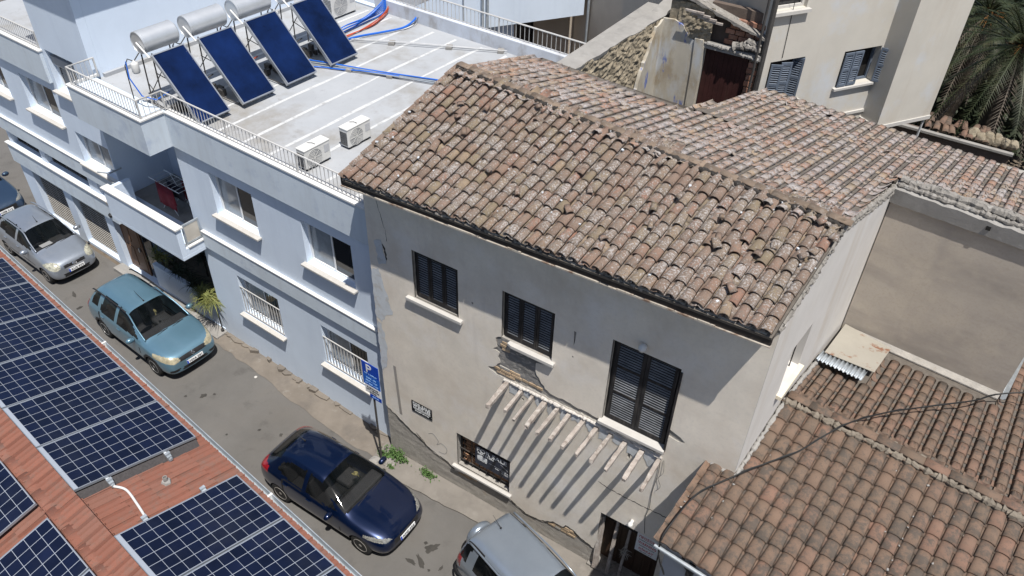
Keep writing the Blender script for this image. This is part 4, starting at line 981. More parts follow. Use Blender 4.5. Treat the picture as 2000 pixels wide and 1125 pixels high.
# loose and broken tiles lying about
for k in range(26):
    s, t = rr.random(), rr.uniform(.15, .9); p = E0.lerp(E1, s).lerp(G0.lerp(G1, s), t)+Vector((0, 0, .11))
    o = link('loose_tile', rr.choice(tmesh), rfo); o.matrix_local = Matrix.Translation(-root_org(rfo)) @ Matrix.Translation(p) @ Matrix.Rotation(rr.uniform(-1, 1), 4, 'Z') @ Matrix.Rotation(R(18)+rr.uniform(-.2, .2), 4, 'X') @ Matrix.Diagonal((rr.uniform(.5, .9), rr.uniform(.25, .5), rr.uniform(.4, .8), 1))
mb = MB()
for k in range(60):
    s, t = rr.random(), rr.random(); p = E0.lerp(E1, s).lerp(G0.lerp(G1, s), t)+Vector((0, 0, .06)); h = rr.uniform(.012, .03)
    mb.xbox(Matrix.Translation(p) @ Matrix.Rotation(rr.uniform(0, 3), 4, 'Z') @ Matrix.Rotation(rr.uniform(-.4, .4), 4, 'X'), h*2, h*1.3, h)
o = mb.build('mortar_crumbs', patch_blue, rfo); o['kind'] = 'stuff'
# eaves: boards, bed mortar, thin lath
mb = MB(); mb.prism([(-9.66, 9.23), (-1.30, 9.25), (-1.30, 9.30), (-9.66, 9.28)], 'z', 0, .001)
mb = MB()
mb.add([(-9.68, 9.235, 8.48), (-1.27, 9.255, 8.76), (-1.27, 9.255, 8.93), (-9.68, 9.235, 8.63), (-9.68, 9.28, 8.48), (-1.27, 9.30, 8.76), (-1.27, 9.30, 8.93), (-9.68, 9.28, 8.63)], [(0, 1, 2, 3), (7, 6, 5, 4), (0, 4, 5, 1), (3, 2, 6, 7), (1, 5, 6, 2), (0, 3, 7, 4)])
mb.build('eave_board', bark_dark, OH)
mb = MB(); mb.add([(-9.66, 9.28, 8.50), (-1.28, 9.30, 8.78), (-1.28, 9.80, 8.80), (-9.66, 9.80, 8.52)], [(3, 2, 1, 0)]); mb.build('soffit', bark_dark, OH)
mb = MB(); r = random.Random(8); x = -9.68
while x < -1.3:
    L = r.uniform(.25, 1.1); x1 = min(-1.27, x+L); za = 8.44+.28*(x+9.68)/8.41; zb = 8.44+.28*(x1+9.68)/8.41; hh = r.choice((.03, .035, .04, .02)); yo = 9.215+.02*(x+9.68)/8.41
    mb.add([(x, yo, za), (x1, yo, zb), (x1, yo, zb+hh), (x, yo, za+hh), (x, yo+.06, za), (x1, yo+.06, zb), (x1, yo+.06, zb+hh), (x, yo+.06, za+hh)], [(0, 1, 2, 3), (7, 6, 5, 4), (0, 4, 5, 1), (3, 2, 6, 7), (1, 5, 6, 2), (0, 3, 7, 4)])
    x = x1+r.uniform(0, .02)
mb.build('eave_lath', mat('flaking_lath', (.40, .36, .31), .9, .2, 4, .3, 30, layers=[((.16, .10, .07), 3, .5, .62, .9)]), OH)
mb = MB(); lumpy(mb, [(-9.6, 9.25, 8.63), (-5.5, 9.26, 8.76), (-1.36, 9.27, 8.93)], .03, 77, amp=.6); mb.build('eave_mortar', mortar, OH)

# ================================================================== BEIGE WALL BUILDING (right of the house)
BW = thing('beige_building', 'blank beige rendered wall with a worn concrete coping rising behind the brown tiled roof', 'building', (0, 5.52, 4), FN)
mb = MB(); mb.prism([(5.52, 4.0), (5.52, 8.24), (5.9, 8.24), (5.9, 4.0)], 'x', .0, 3.32); mb.box(3.0, 3.32, 5.901, 9.0, 4.0, 8.24); mb.build('front_wall', beige_render, BW)
mb = MB(); vs = []; n = 26; rr = random.Random(6)
for i in range(n+1):
    x = -.03+3.45*i/n
    for y, z in ((5.44, 8.25+rr.uniform(-.006, .006)), (5.40, 8.57+rr.uniform(-.02, .02)), (5.62+rr.uniform(-.03, .03), 8.66+rr.uniform(-.02, .03)), (5.92, 8.62), (5.92, 8.25)): vs.append((x, y, z))
mb.add(vs, [(5*i+j, 5*i+5+j, 5*i+5+(j+1) % 5, 5*i+(j+1) % 5) for i in range(n) for j in range(5)]); mb.build('coping', concrete, BW)
mb = MB(); mb.box(1.72, 1.80, 5.395, 5.42, 8.40, 8.48); mb.build('drain_hole', interior_dark, BW)
mb = MB(); lumpy(mb, [(.02, 5.60, 8.70), (1.6, 5.62, 8.71), (3.4, 5.62, 8.70)], .085, 5, amp=.25, step=.05); lumpy(mb, [(.02, 5.50, 8.64), (3.4, 5.50, 8.64)], .05, 6, amp=.3, step=.04); mb.build('coping_mortar', mortar, BW)
mb = MB(); mb.prism([(5.517, 4.7), (5.40, 4.86), (5.40, 4.89), (5.517, 4.97)], 'x', .05, 3.3); mb.build('wall_flashing', rough_render, BW)

# ================================================================== NEIGHBOUR WITH BROWN TILES
NH = thing('tiled_house', 'low neighbouring house with a neat brown clay tile roof in the foreground right', 'house', (-.4, -1.7, 0), FN)
ez, g = 4.80, .2
def zf(y): return 5.15+g*y
def zb(y): return 5.57-g*(y-2.0)
mb = MB()
mb.box(-.42, 8.0, -1.45, -1.2, -.1, 4.75); mb.prism([(-1.2, -.1), (-1.2, 4.8), (-.05, 5.02), (-.05, -.1)], 'x', -.42, -.2)
mb.build('front_wall', mat('blue_grey_plaster', (.30, .32, .36), .9, .08, 2, .3, 50), NH)
mb = MB()
mb.add([(-.46, -1.75, zf(-1.75)-.05), (8, -1.75, zf(-1.75)-.05), (8, 2.0, 5.5), (.02, 2.0, 5.5), (.02, -.02, zf(0)-.05), (-.46, -.02, zf(0)-.05)], [(0, 1, 2, 3, 4, 5)])
mb.add([(.04, 2.0, 5.5), (8, 2.0, 5.5), (8, 8.5, zb(8.5)-.05), (3.36, 8.5, zb(8.5)-.05), (3.36, 5.5, zb(5.5)-.05), (.04, 5.5, zb(5.5)-.05)], [(0, 1, 2, 3, 4, 5)])
nr = mb.build('roof', roof_under, NH); s = nr.modifiers.new('t', 'SOLIDIFY'); s.thickness = .05; s.offset = -1
NM = [tile_mesh('roof_tile', new_tile, L=.43, r0=a, r1=b, seg=7, h=.6) for a, b in ((.123, .106), (.12, .104))]
nst = tile_mesh('t', new_tile, L=.43, r0=.122, r1=.105, h=.56)
npan = tile_mesh('t', new_tile, L=.45, r0=.105, r1=.095, seg=3, h=.5, flip=True)
def vis(p): return in_view(p, FN, 90)
def clipf(p):
    if p.x < .04 and p.y > -.12: return False
    return vis(p)
ft, fp = patch_rows((-.46, -1.82, zf(-1.82)), (6.02, -1.82, zf(-1.82)), (-.46, 1.98, zf(1.98)), (6.02, 1.98, zf(1.98)), .25, .335, 14, jit=.3, clip=clipf, L=.43, panz=.055)
def clipk(p):
    if p.x < 1.12 and p.y > 3.75: return False
    if p.x < 3.34 and p.y > 5.2: return False
    return vis(p)
kt, kp = patch_rows((.08, 8.4, zb(8.4)), (6.02, 8.4, zb(8.4)), (.08, 2.02, zb(2.02)), (6.02, 2.02, zb(2.02)), .25, .335, 15, jit=.3, clip=clipk, L=.43, panz=.055)
allt = ft+kt; allt.sort(key=lambda M: ((FN @ M.translation)-CAM).length)
place_tiles(allt[:280], NM, nr, seed=4)
joined('roof_tiles', allt[280:], nst, new_tile, nr, 15)
joined('channel_tiles', fp+kp, npan, new_tile, nr, 16)
rm = tile_mesh('ridge_tile', new_tile, L=.46, r0=.115, r1=.105, h=.5, seg=6); rr = random.Random(2)
for k in range(13):
    o = link('ridge_tile', rm, nr); o.matrix_local = Matrix.Translation(-root_org(nr)) @ basis(Vector((.06+.42*k, 2.0, 5.645+rr.uniform(-.004, .004))), Vector((0, -1, 0)), Vector((1, rr.uniform(-.02, .02), -.03)))
mb = MB(); lumpy(mb, [(.05, 1.86, 5.59), (3, 1.86, 5.59), (6, 1.86, 5.59)], .06, 4, amp=.5); lumpy(mb, [(.05, 2.1, 5.58), (3, 2.1, 5.58), (6, 2.1, 5.58)], .05, 9, amp=.4); mb.build('ridge_mortar', mat('ridge_mortar', (.20, .172, .138), .95, .2, 6, .8, 30), nr)
mb = MB(); lumpy(mb, [(-.46, -.03, 5.14), (.02, -.03, 5.16)], .045, 2); lumpy(mb, [(.03, 0, 5.2), (.05, 1.9, 5.56)], .04, 3); lumpy(mb, [(.05, 2.1, 5.6), (.06, 3.7, 5.27)], .035, 6); mb.build('abutment_mortar', concrete, nr)
mb = MB(); r = random.Random(19)
for k in range(130):
    i = r.randint(0, 23); x = -.46+.27*i; y = r.uniform(-1.7, 1.8)
    if x < .1 and y > -.1: continue
    h = r.uniform(.008, .02); mb.xbox(Matrix.Translation((x, y, zf(y)+.045)) @ Matrix.Rotation(r.uniform(0, 3), 4, 'Z'), h*2.4, h*1.6, h)
o = mb.build('roof_debris', concrete, nr); o['kind'] = 'stuff'
mb = MB(); mb.tube([(-.5, -1.86, 4.70), (7.5, -1.86, 4.70)], .028, 8); mb.tube([(-.5, -1.80, 4.62), (7.5, -1.80, 4.62)], .05, 8); mb.build('gutter', galv, NH)
mb = MB(); mb.tube(spline([(-.1, -1.5, 4.5), (0, -1.62, 4.35), (.12, -1.62, 4.2), (.1, -1.5, 3.9)]), .03, 6); mb.xbox(Matrix.Translation((.12, -1.52, 4.1)), .12, .1, .3); mb.build('wall_bracket', black_plastic, NH)
mb = MB(); mb.add([(3.33, 5.4, 4.92), (3.42, 5.35, 4.97), (3.42, 8.5, 6.2), (3.33, 8.5, 6.2)], [(0, 1, 2, 3)]); mb.build('flashing', galv, NH)
# sheets patched onto the roof
t = MB().add([(.09, 3.95, zb(3.95)+.14), (1.10, 4.05, zb(4.05)+.14), (1.12, 5.30, zb(5.3)+.14), (.06, 5.48, zb(5.48)+.15)], [(0, 1, 2, 3)]).build('metal_sheet', rust_sheet, frame=FN)
s = t.modifiers.new('t', 'SOLIDIFY'); s.thickness = .012; tag(t, 'flat cream metal sheet with rust patches covering a roof corner by the beige wall', 'metal sheet')
mb = MB(); n = 66; vs = []
for i in range(n+1):
    x = .03+.95*i/n; dz = .022*math.sin(2*math.pi*i/6)
    vs += [(x, 3.55, zb(3.55)+.13+dz), (x, 4.02, zb(4.02)+.10+dz)]
mb.add(vs, [(2*i, 2*i+2, 2*i+3, 2*i+1) for i in range(n)]); t = mb.build('corrugated_sheet', galv, frame=FN, smooth=True); s = t.modifiers.new('t', 'SOLIDIFY'); s.thickness = .004
tag(t, 'small grey corrugated iron sheet tucked under the cream sheet', 'metal sheet')

# ================================================================== RUINED WALL behind the house
RW = thing('ruined_wall', 'ruined adobe and plaster wall with a dark maroon door rising behind the tiled roof', 'wall', (-7.7, 19.4, 5))
mb = MB(); vs = []; n1, n2 = 110, 76
for j in range(n2+1):
    for i in range(n1+1):
        t = i/n1; y = 15.25+4.2*t; z = 6.2+2.82*j/n2; x = -8.05+.31*t
        vs.append((x-.07*abs(noise.noise(Vector((y*3.2, z*3.2, 2))))-.045*noise.noise(Vector((y*7, z*11, 5)))-.03*noise.noise(Vector((y*19, z*24, 8))), y, z))
mb.add(vs, [(j*(n1+1)+i, j*(n1+1)+i+1, (j+1)*(n1+1)+i+1, (j+1)*(n1+1)+i) for j in range(n2) for i in range(n1)]); mb.build('adobe_wall', adobe, RW, smooth=False)
mb = MB(); vs = []; n = 30; rr = random.Random(4)
for i in range(n+1):
    t = i/n; y = 15.2+5.6*t; xr = -8.03+.31*t+rr.uniform(-.03, .04); xl = -8.56+.5*t; zz_ = 9.04+.12*noise.noise(Vector((y, 0, 0)))*.4+max(0, t-.8)*1.2
    vs += [(xl, y, 8.4), (xl, y, zz_+.03), (xr, y, zz_-.01), (xr-.02, y, zz_-.11)]
mb.add(vs, [(4*i+j, 4*i+4+j, 4*i+5+j, 4*i+1+j) for i in range(n) for j in range(3)]); mb.build('wall_coping', concrete, RW)
mb = MB(); mb.box(-8.7, -8.2, 15.3, 20.6, 0, 8.9); mb.build('wall_core', concrete, RW)
# plaster clinging to the corner
loops = rough_line([(18.15, 6.3), (18.2, 7.3), (18.55, 8.1), (18.8, 8.45), (19.05, 8.9), (19.42, 9.0)], .04, .1, 4)+[(19.46, 9.0), (19.46, 6.3)]
mb = MB(); mb.prism(loops, 'x', -7.80, -7.71); mb.build('plaster_return', lime_plaster, RW)
mb = MB(); L = [(-7.74, 6.0), (-6.62, 6.0)]+rough_line([(-6.62, 7.2), (-6.60, 8.35), (-6.72, 8.6), (-6.98, 8.66), (-7.15, 8.95), (-7.42, 9.05)], .03, .1, 6)+[(-7.74, 9.02)]
mb.prism(L, 'y', 19.46, 19.53); mb.build('plaster_front', lime_plaster, RW)
mb = MB(); mb.prism([(-6.72, 6.0), (-6.50, 6.0), (-6.50, 8.50), (-6.55, 8.72), (-6.78, 8.72), (-6.74, 8.0)], 'y', 19.42, 19.60); mb.build('door_jamb', lime_plaster, RW)
mb = MB(); mb.box(-7.6, -6.62, 19.54, 19.8, 6.0, 9.5); mb.box(-5.3, -5.05, 19.56, 19.8, 6.0, 8.55); mb.build('brick_core', adobe, RW)
vs = []; mb = MB(); n1, n2 = 16, 14
for j in range(n2+1):
    for i in range(n1+1):
        x, z = -7.35+.95*i/n1, 8.6+.95*j/n2; vs.append((x, 19.52-.06*abs(noise.noise(Vector((x*5, z*5, 3))))-.05*noise.noise(Vector((x*12, z*12, 1))), z))
mb.add(vs, [(j*(n1+1)+i, j*(n1+1)+i+1, (j+1)*(n1+1)+i+1, (j+1)*(n1+1)+i) for j in range(n2) for i in range(n1)]); mb.build('rubble', adobe, RW)
mb = MB(); mb.box(-6.49, -5.33, 19.62, 19.67, 6.0, 8.52); dd = mb.build('door', maroon, RW)
for k in range(9):
    mb = MB(); mb.box(-6.48+.1275*k, -6.48+.1275*k+.122, 19.608, 19.62, 6.05, 8.5); mb.build('door_board', maroon, dd)
mb = MB(); mb.box(-6.55, -5.0, 19.44, 19.66, 8.53, 8.66); lumpy(mb, [(-6.5, 19.45, 8.66), (-5.8, 19.45, 8.63), (-5.05, 19.45, 8.55)], .05, 3); mb.build('door_lintel', concrete, RW)
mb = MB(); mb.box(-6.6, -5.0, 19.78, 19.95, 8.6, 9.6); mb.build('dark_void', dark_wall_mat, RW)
rr = random.Random(8)
for row in range(5):
    x = -6.1+.1*(row % 2)
    while x < -5.15:
        q = MB(); q.box(x, x+.24, 19.70-rr.uniform(0, .03), 19.79, 8.67+.14*row, 8.79+.14*row)
        if not (row > 3 and x < -5.9): q.build('brick', red_brick, RW, bevel=.01)
        x += .26
for row in range(8):
    q = MB(); q.box(-5.31+.02*(row % 2), -5.06+rr.uniform(-.03, .02), 19.50+rr.uniform(0, .02), 19.57, 7.1+.17*row, 7.24+.17*row); q.build('brick', red_brick, RW, bevel=.012)
mb = MB(); lumpy(mb, [(-5.75, 19.48, 8.74), (-5.4, 19.46, 8.85), (-5.08, 19.46, 8.8)], .10, 12, amp=.5); lumpy(mb, [(-5.4, 19.5, 8.95), (-5.1, 19.5, 8.9)], .08, 13); mb.build('loose_rubble', mortar, RW)
mb = MB(); L = rough_line([(-7.5, 9.66), (-7.2, 9.66), (-6.2, 9.38), (-5.0, 9.06)], .03, .12, 3)+[(-5.0, 9.12), (-6.6, 9.56), (-7.3, 9.82), (-7.5, 9.78)]; mb.prism(L, 'y', 19.45, 20.0); mb.build('gable_coping', mortar, RW)
mb = MB()
for k in range(4): mb.box(-7.1+.16*k, -6.6+.16*k, 19.24+.05*k, 19.29+.05*k, 9.42-.07*k, 9.47-.07*k)
mb.build('broken_batten', grey_wood, RW)

# ================================================================== CREAM BUILDING (frame FC: x along facade, -y out)
CB = thing('cream_building', 'tall cream plastered building with blue grey shutters and a projecting bay', 'building', (0, 0, 0), FC)
mb = MB(); W1 = (.30, 1.40, 7.25, 8.42); W2 = (2.72, 3.98, 7.35, 8.36); W3 = (.05, 1.0, 9.75, 11)
mb.wall(0, 4.05, 5.5, 13, 0, .25, [W1, W2, W3]); mb.box(0, 4.05, .251, 6, 0, 5.49); mb.build('facade', cream_wall, CB)
mb = MB(); mb.box(0.002, .25, .251, 7, 4, 13); mb.build('side_wall', sand_wall, CB)
mb = MB(); mb.box(4.05, 6.0, -.65, 5, 6.26, 13); mb.build('bay', cream_wall, CB)
mb = MB(); mb.prism([(-.68, 6.15), (-.68, 6.26), (-.60, 6.26), (-.60, 6.15)], 'x', 4.0, 6.03); mb.box(4.0, 6.03, -.60, 5, 6.16, 6.255); mb.build('bay_floor', sill_mat, CB)
mb = MB(); mb.box(2.6, 4.05, -.05, 0, 6.42, 6.5); mb.build('wall_ledge', sill_mat, CB)
mb = MB(); mb.box(4.3, 4.4, 1.2, 3, 0, 6.1); mb.box(3.0, 4.05, .1, .3, 0, 6.3); mb.build('under_bay_wall', adobe, CB)
def cshutter(parent, x0, x1, z0, z1, ang, hinge, y=-.02):
    M = Matrix.Translation((hinge, y, 0)) @ Matrix.Rotation(ang, 4, 'Z') @ Matrix.Translation((-hinge, 0, 0))
    q = MB(); zm = (z0+z1)/2
    q.wall(x0, x1, z0, z1, -.035, 0, [(x0+.05, x1-.05, z0+.06, zm-.03), (x0+.05, x1-.05, zm+.03, z1-.06)])
    s_ = MB()
    for a, b in ((z0+.06, zm-.03), (zm+.03, z1-.06)):
        z = a
        while z < b-.02: s_.xbox(Matrix.Translation(((x0+x1)/2, -.015, z+.02)) @ Matrix.Rotation(R(38), 4, 'X'), x1-x0-.1, .040, .008); z += .06
    q.v = [tuple(M @ Vector(v)) for v in q.v]; s_.v = [tuple(M @ Vector(v)) for v in s_.v]
    q.build('shutter', shutter_grey, parent); o = s_.build('slats', shutter_grey, parent); o['kind'] = 'stuff'
for (a, b, c, d), sh in ((W2, ((2.74, 3.04, 0, 2.74), (3.06, 3.36, 0, 3.06), (3.98, 4.32, -1.0, 3.98), (4.32, 4.64, -.95, 3.98))), (W1, ((.32, .62, -.5, .32), (.64, .94, -.25, .64), (1.10, 1.40, -.9, 1.40)))):
    mb = MB(); mb.wall(a, b, c, d, .18, .24, [(a+.06, b-.06, c+.06, d-.06)]); fr = mb.build('window', shutter_grey, CB)
    MB().box(a, b, .26, .27, c, d).build('pane', interior_dark, fr)
    MB().box(a-.08, b+.12, -.1, .17, c-.08, c-.005).build('sill', sill_mat, fr, bevel=.008)
    for x0, x1, ang, hg in sh: cshutter(fr, x0, x1, c+.02, d-.04, ang, hg)
mb = MB(); mb.wall(.05, 1.0, 9.75, 11, .12, .18, [(.12, .93, 9.82, 11)]); fr = mb.build('window', sill_mat, CB); MB().box(.05, 1.0, .2, .21, 9.75, 11).build('pane', glass_dark, fr)
MB().box(-.02, 1.08, -.12, .11, 9.66, 9.745).build('sill', sill_mat, fr)
mb = MB(); mb.tube([(-.06, -.08, 13), (-.06, -.08, 5)], .07, 8); mb.tube([(-.22, -.02, 13), (-.22, -.02, 5)], .035, 6); mb.build('drain_pipe', dark_metal, CB)
mb = MB(); mb.tube([(5.9, -.6, 6.15), (5.95, -.55, 4.6)], .035, 6); mb.build('prop', grey_pipe, CB)
mb = MB(); mb.tube([(.5, -.02, 12.5), (.55, -.02, 10.5), (.62, -.02, 8.5)], .008, 4); mb.build('wire', cable_mat, CB)

# ================================================================== REAR WHITE AND GREY BUILDINGS
FR_ = Matrix.Translation((-14.5, 28.0, 0)) @ Matrix.Rotation(R(55.9), 4, 'Z')
RB = thing('rear_building', 'pale building behind the flat roof, its upper storey overhanging a recessed dark window', 'building', (0, 0, 0), FR_)
mb = MB(); mb.box(-9.3, 0, 0, 5, 4.98, 14); mb.build('upper_storey', white_wall, RB)
mb = MB(); mb.wall(-9.3, -2.9, 0, 4.97, .25, .5, []); mb.build('lower_wall', white_wall, RB)
mb = MB(); mb.wall(-2.9, .2, 0, 4.97, 1.2, 1.4, [(-2.4, -1.6, 3.4, 4.9)]); mb.box(-2.9, -2.7, .5, 1.2, 0, 4.97); mb.build('recessed_wall', sand_wall, RB)
mb = MB(); mb.wall(-2.4, -1.6, 3.4, 4.9, 1.25, 1.3, [(-2.34, -1.66, 3.46, 4.84)]); fr = mb.build('window', dark_wood, RB); MB().box(-2.4, -1.6, 1.31, 1.32, 3.4, 4.9).build('pane', glass_dark, fr)
mb = MB(); 
for px_, pr_, z_ in ((-4.35, .05, 8), (-4.15, .05, 8), (-5.1, .02, 8), (.14, .05, 9)): MB().tube([(px_, -.1, z_), (px_, -.1, 1.5)], pr_, 6).build('pipe', galv, RB)
GB = thing('grey_building', 'shaded grey sandy wall between the rear pale building and the ruined wall', 'building', (.3, 0, 0), FR_)
mb = MB(); mb.box(.25, .5, -9, 3, 0, 14); mb.build('side_wall', sand_wall, GB)

# ================================================================== RED TILE ROOF WITH SOLAR PANELS (frame FS)
RH = thing('red_roof_house', 'house across the street with a flat red clay tile roof under solar panels', 'house', (0, -.27, 0), FS)
SL = .2508
def zs(y): return 8.35-SL*(y+.27)
def zr_(y): return 8.35+SL*(y+.27)
mb = MB(); mb.box(-9, 6, 1.3, 1.5, -.1, 7.85); mb.box(-9, 6, -6, -5.8, -.1, 7.0); mb.box(-9, -8.8, -5.8, 1.3, -.1, 7.2); mb.box(5.8, 6, -5.8, 1.3, -.1, 7.2); mb.build('walls', beige_render, RH)
mb = MB(); mb.add([(-9.2, 1.72, zs(1.72)-.05), (6.2, 1.72, zs(1.72)-.05), (6.2, -.27, 8.30), (-9.2, -.27, 8.30), (6.2, -4, zr_(-4)-.05), (-9.2, -4, zr_(-4)-.05)], [(0, 1, 2, 3), (3, 2, 4, 5)])
rr_o = mb.build('roof', roof_under, RH)
def flat_tile(name, w=.205, L=.40):
    """interlocking tile: two broad flutes and a raised seam, low end at y=0"""
    prof = [(-.5, .022), (-.44, .026), (-.38, .006), (-.30, .014), (-.08, .016), (0, .002), (.08, .014), (.34, .014), (.42, .004), (.5, .020)]
    vs = []; fs = []; n = len(prof)
    for y, dz in ((0, .014), (L, 0)):
        for x, z in prof: vs.append((x*w, y, z*1.7+dz))
    for x, z in prof: vs.append((x*w, 0, -.006))
    for k in range(n-1): fs += [(k, k+1, n+k+1, n+k), (2*n+k, 2*n+k+1, k+1, k)]
    me = bpy.data.meshes.new(name); me.from_pydata(vs, [], fs); me.materials.append(red_tile); me.update(); return me
fm = flat_tile('roof_tile', .205, .40); rr = random.Random(11); mats_ = []
def slope_tiles(y_low, y_high, zfun, xdir):
    L = abs(y_high-y_low)*math.sqrt(1+SL*SL); rows = int(L/.345)+1; yd = Vector((0, 1 if y_high > y_low else -1, SL)).normalized()
    for rw in range(rows):
        t = rw*.345; y = y_low+(y_high-y_low)*t/L
        x = -9+.1*(rw % 2)
        while x < 6:
            p = Vector((x, y, zfun(y)-.02+rr.uniform(-.003, .003)))
            M = basis(p, Vector((xdir, 0, 0)), yd+Vector((rr.uniform(-.008, .008), 0, 0)))
            if in_view(p, FS, 60): mats_.append(M)
            x += .206
slope_tiles(1.725, -.22, zs, -1); nf = len(mats_)
slope_tiles(-1.7, -.30, zr_, 1)
mats_.sort(key=lambda M: ((FS @ M.translation)-CAM).length)
def covered(p): return False
place_tiles(mats_[:270], [fm], rr_o, seed=9)
if len(mats_) > 270: joined('roof_tiles', mats_[270:], fm, red_tile, rr_o, 3)
rg = tile_mesh('ridge_tile', red_tile, L=.42, r0=.085, r1=.08, h=.34, seg=6)
for k in range(34):
    p = Vector((-9+.38*k, -.27, 8.355))
    if in_view(p, FS, 80):
        o = link('ridge_tile', rg, rr_o); o.matrix_local = Matrix.Translation(-root_org(rr_o)) @ basis(p, Vector((0, -1, 0)), Vector((1, 0, -.02)))
# gutter along the street edge
mb = MB(); prof = [(1.735, 7.81), (1.735, 7.73), (1.80, 7.73), (1.812, 7.825), (1.80, 7.825), (1.79, 7.745), (1.745, 7.745), (1.745, 7.81)]
mb.prism(prof, 'x', -9.2, 6.2); gt = mb.build('gutter', galv, RH)
for x in (-6.1, -2.05, 2.3): MB().box(x-.015, x+.015, 1.73, 1.816, 7.725, 7.83).build('gutter_joint', white_trim, gt)
mb = MB(); mb.box(-9.2, 6.2, 1.66, 1.733, 7.72, 7.80); mb.build('eave_board', mat('pale_board', (.42, .36, .27), .85, .1, 4), RH)
# solar panels
cellm = MB().box(0, .1515, 0, .1515, 0, .002).mesh('cell', pv_cell)
def panel_master():
    t = thing('solar_panel', 'x', 'solar panel', (0, 0, 0), FS, 'solar panels on the red tile roof')
    w, L, f, h = .99, 1.65, .009, .038
    mb = MB(); mb.box(0, w, 0, f, 0, h); mb.box(0, w, L-f, L, 0, h); mb.box(0, f, f, L-f, 0, h); mb.box(w-f, w, f, L-f, 0, h)
    mb.build('frame', mat('pv_frame', (.34, .37, .41), .35, .03, 5, metal=.5), t)
    mb = MB(); mb.box(f, w-f, f, L-f, h-.010, h-.006); bs = mb.build('backsheet', pv_sheet, t)
    gx, gy = (w-2*f-6*.1515)/7, (L-2*f-.05-10*.1515)/11
    for i in range(6):
        for j in range(10):
            o = link('cell', cellm, bs); o.location = (f+gx+(.1515+gx)*i, f+.05+gy+(.1515+gy)*j, h-.0055)
    return t
pm = panel_master(); first = True
PF = Matrix.Translation((0, 0, 0))
def panel_at(x, y, zfun, slope, label):
    global first
    M = FS @ Matrix.Translation((x, y, zfun(y)+.085)) @ Matrix.Rotation(math.atan(slope), 4, 'X')
    if first: pm.matrix_world = M; pm['label'] = label; first = False
    else: copy_tree(pm, M, label)
labs = ['panel of the long row beside the tile gap, dark mesh along its edge', 'second panel of the long row from the gap of red tiles', 'third panel of the long row from the gap of red tiles', 'fourth panel of the long row from the gap of red tiles', 'fifth panel of the long row from the gap of red tiles', 'sixth panel of the long row, cut by the left edge of the photo']
for k in range(6): panel_at(-.13-1.008*k, .02, zs, -SL, 'solar '+labs[k])
for k, l in enumerate(['solar panel across the tile gap, where the white conduit ends', 'solar panel at the bottom edge beside the one with the white conduit', 'solar panel in the bottom corner nearest the dark blue car']): panel_at(1.83+1.012*k, .02, zs, -SL, l)
for x, l in ((-.24, 'solar panel beyond the ridge at the left edge of the photo'), (1.05, 'solar panel beyond the ridge at the bottom left'), (2.06, 'solar panel beyond the ridge, hidden mostly below the frame')):
    panel_at(x, -.36-1.60, zr_, SL, l)
# clamps, rails, conduit and vent
mb = MB()
for y in (.42, 1.18): mb.box(-6.4, .93, y-.02, y+.02, 0, .04)
for i, (x0, x1) in enumerate(((-6.4, .98), (1.75, 4.9))):
    for y in (.42, 1.18):
        q = MB(); vs = []
        q.add([(a, b, zs(b)+c) for c in (.035, .08) for a, b in ((x0, y-.02), (x1, y-.02), (x1, y+.02), (x0, y+.02))], [(0,3,2,1),(4,5,6,7),(0,1,5,4),(1,2,6,5),(2,3,7,6),(3,0,4,7)])
        t = q.build('mounting_rail', alu, frame=FS); tag(t, ['upper', 'lower'][int(y > 1)]+[' aluminium rail carrying the long row of solar panels', ' aluminium rail carrying the bottom right solar panels'][i], 'rail', 'mounting rails under the solar panels')
for (x, y), l in (((.93, .42), 'grey rail end clamp at the upper side of the tile gap, where the conduit starts'), ((.93, 1.18), 'grey rail end clamp at the street side of the tile gap'), ((1.76, .42), 'grey clamp across the gap where the conduit ends'), ((1.76, 1.18), 'grey clamp across the gap, nearer the gutter')):
    q = MB(); z = zs(y); q.box(x-.03, x+.05, y-.03, y+.03, z+.01, z+.09); q.box(x+.02, x+.07, y-.02, y+.02, z+.02, z+.06); q.box(x-.02, x+.02, y-.035, y+.035, z+.09, z+.125); q.lathe([(.012, 0), (.012, .05)], 6, Matrix.Translation((x+.06, y, z+.02)))
    t = q.build('rail_clamp', galv, frame=FS); tag(t, l, 'clamp', 'rail clamps')
q = MB(); q.tube([(x, y, zs(y)+.035) for x, y, _ in spline([(1.0, .42, 0), (1.15, .5, 0), (1.45, .48, 0), (1.76, .44, 0)])], .017, 7); t = q.build('white_conduit', white_plastic, frame=FS, smooth=True); tag(t, 'white cable conduit crossing the red tiles between the panel rows', 'conduit')
q = MB(); q.lathe([(.03, -.05), (.03, .13), (.024, .13), (.024, 0)], 12, Matrix.Translation((1.32, .93, zs(.93)))); lumpy(q, [(1.28, .90, zs(.9)+.02), (1.36, .96, zs(.96)+.02)], .05, 3); t = q.build('vent_pipe', concrete, frame=FS); tag(t, 'short grey vent pipe set in mortar on the red tiles', 'vent')
q = MB(); n = 0; r = random.Random(2)
for k in range(9):
    x = .95; a, b = (x-.12, .02+.18*k) , (x+.02, .02+.18*k+.19)
for k in range(60):
    t_ = k/59; x = -.13+.0; 
q.add([(.87, .02, zs(.02)+.075), (.87, 1.62, zs(1.62)+.075), (.97, 1.60, zs(1.60)+.012), (.96, .03, zs(.03)+.012)], [(0, 1, 2, 3)])
t = q.build('bird_mesh', mat('wire_mesh_dark', (.05, .045, .045), .8, .3, 40), frame=FS); tag(t, 'dark wire mesh skirt along the open edge of the long panel row', 'mesh')
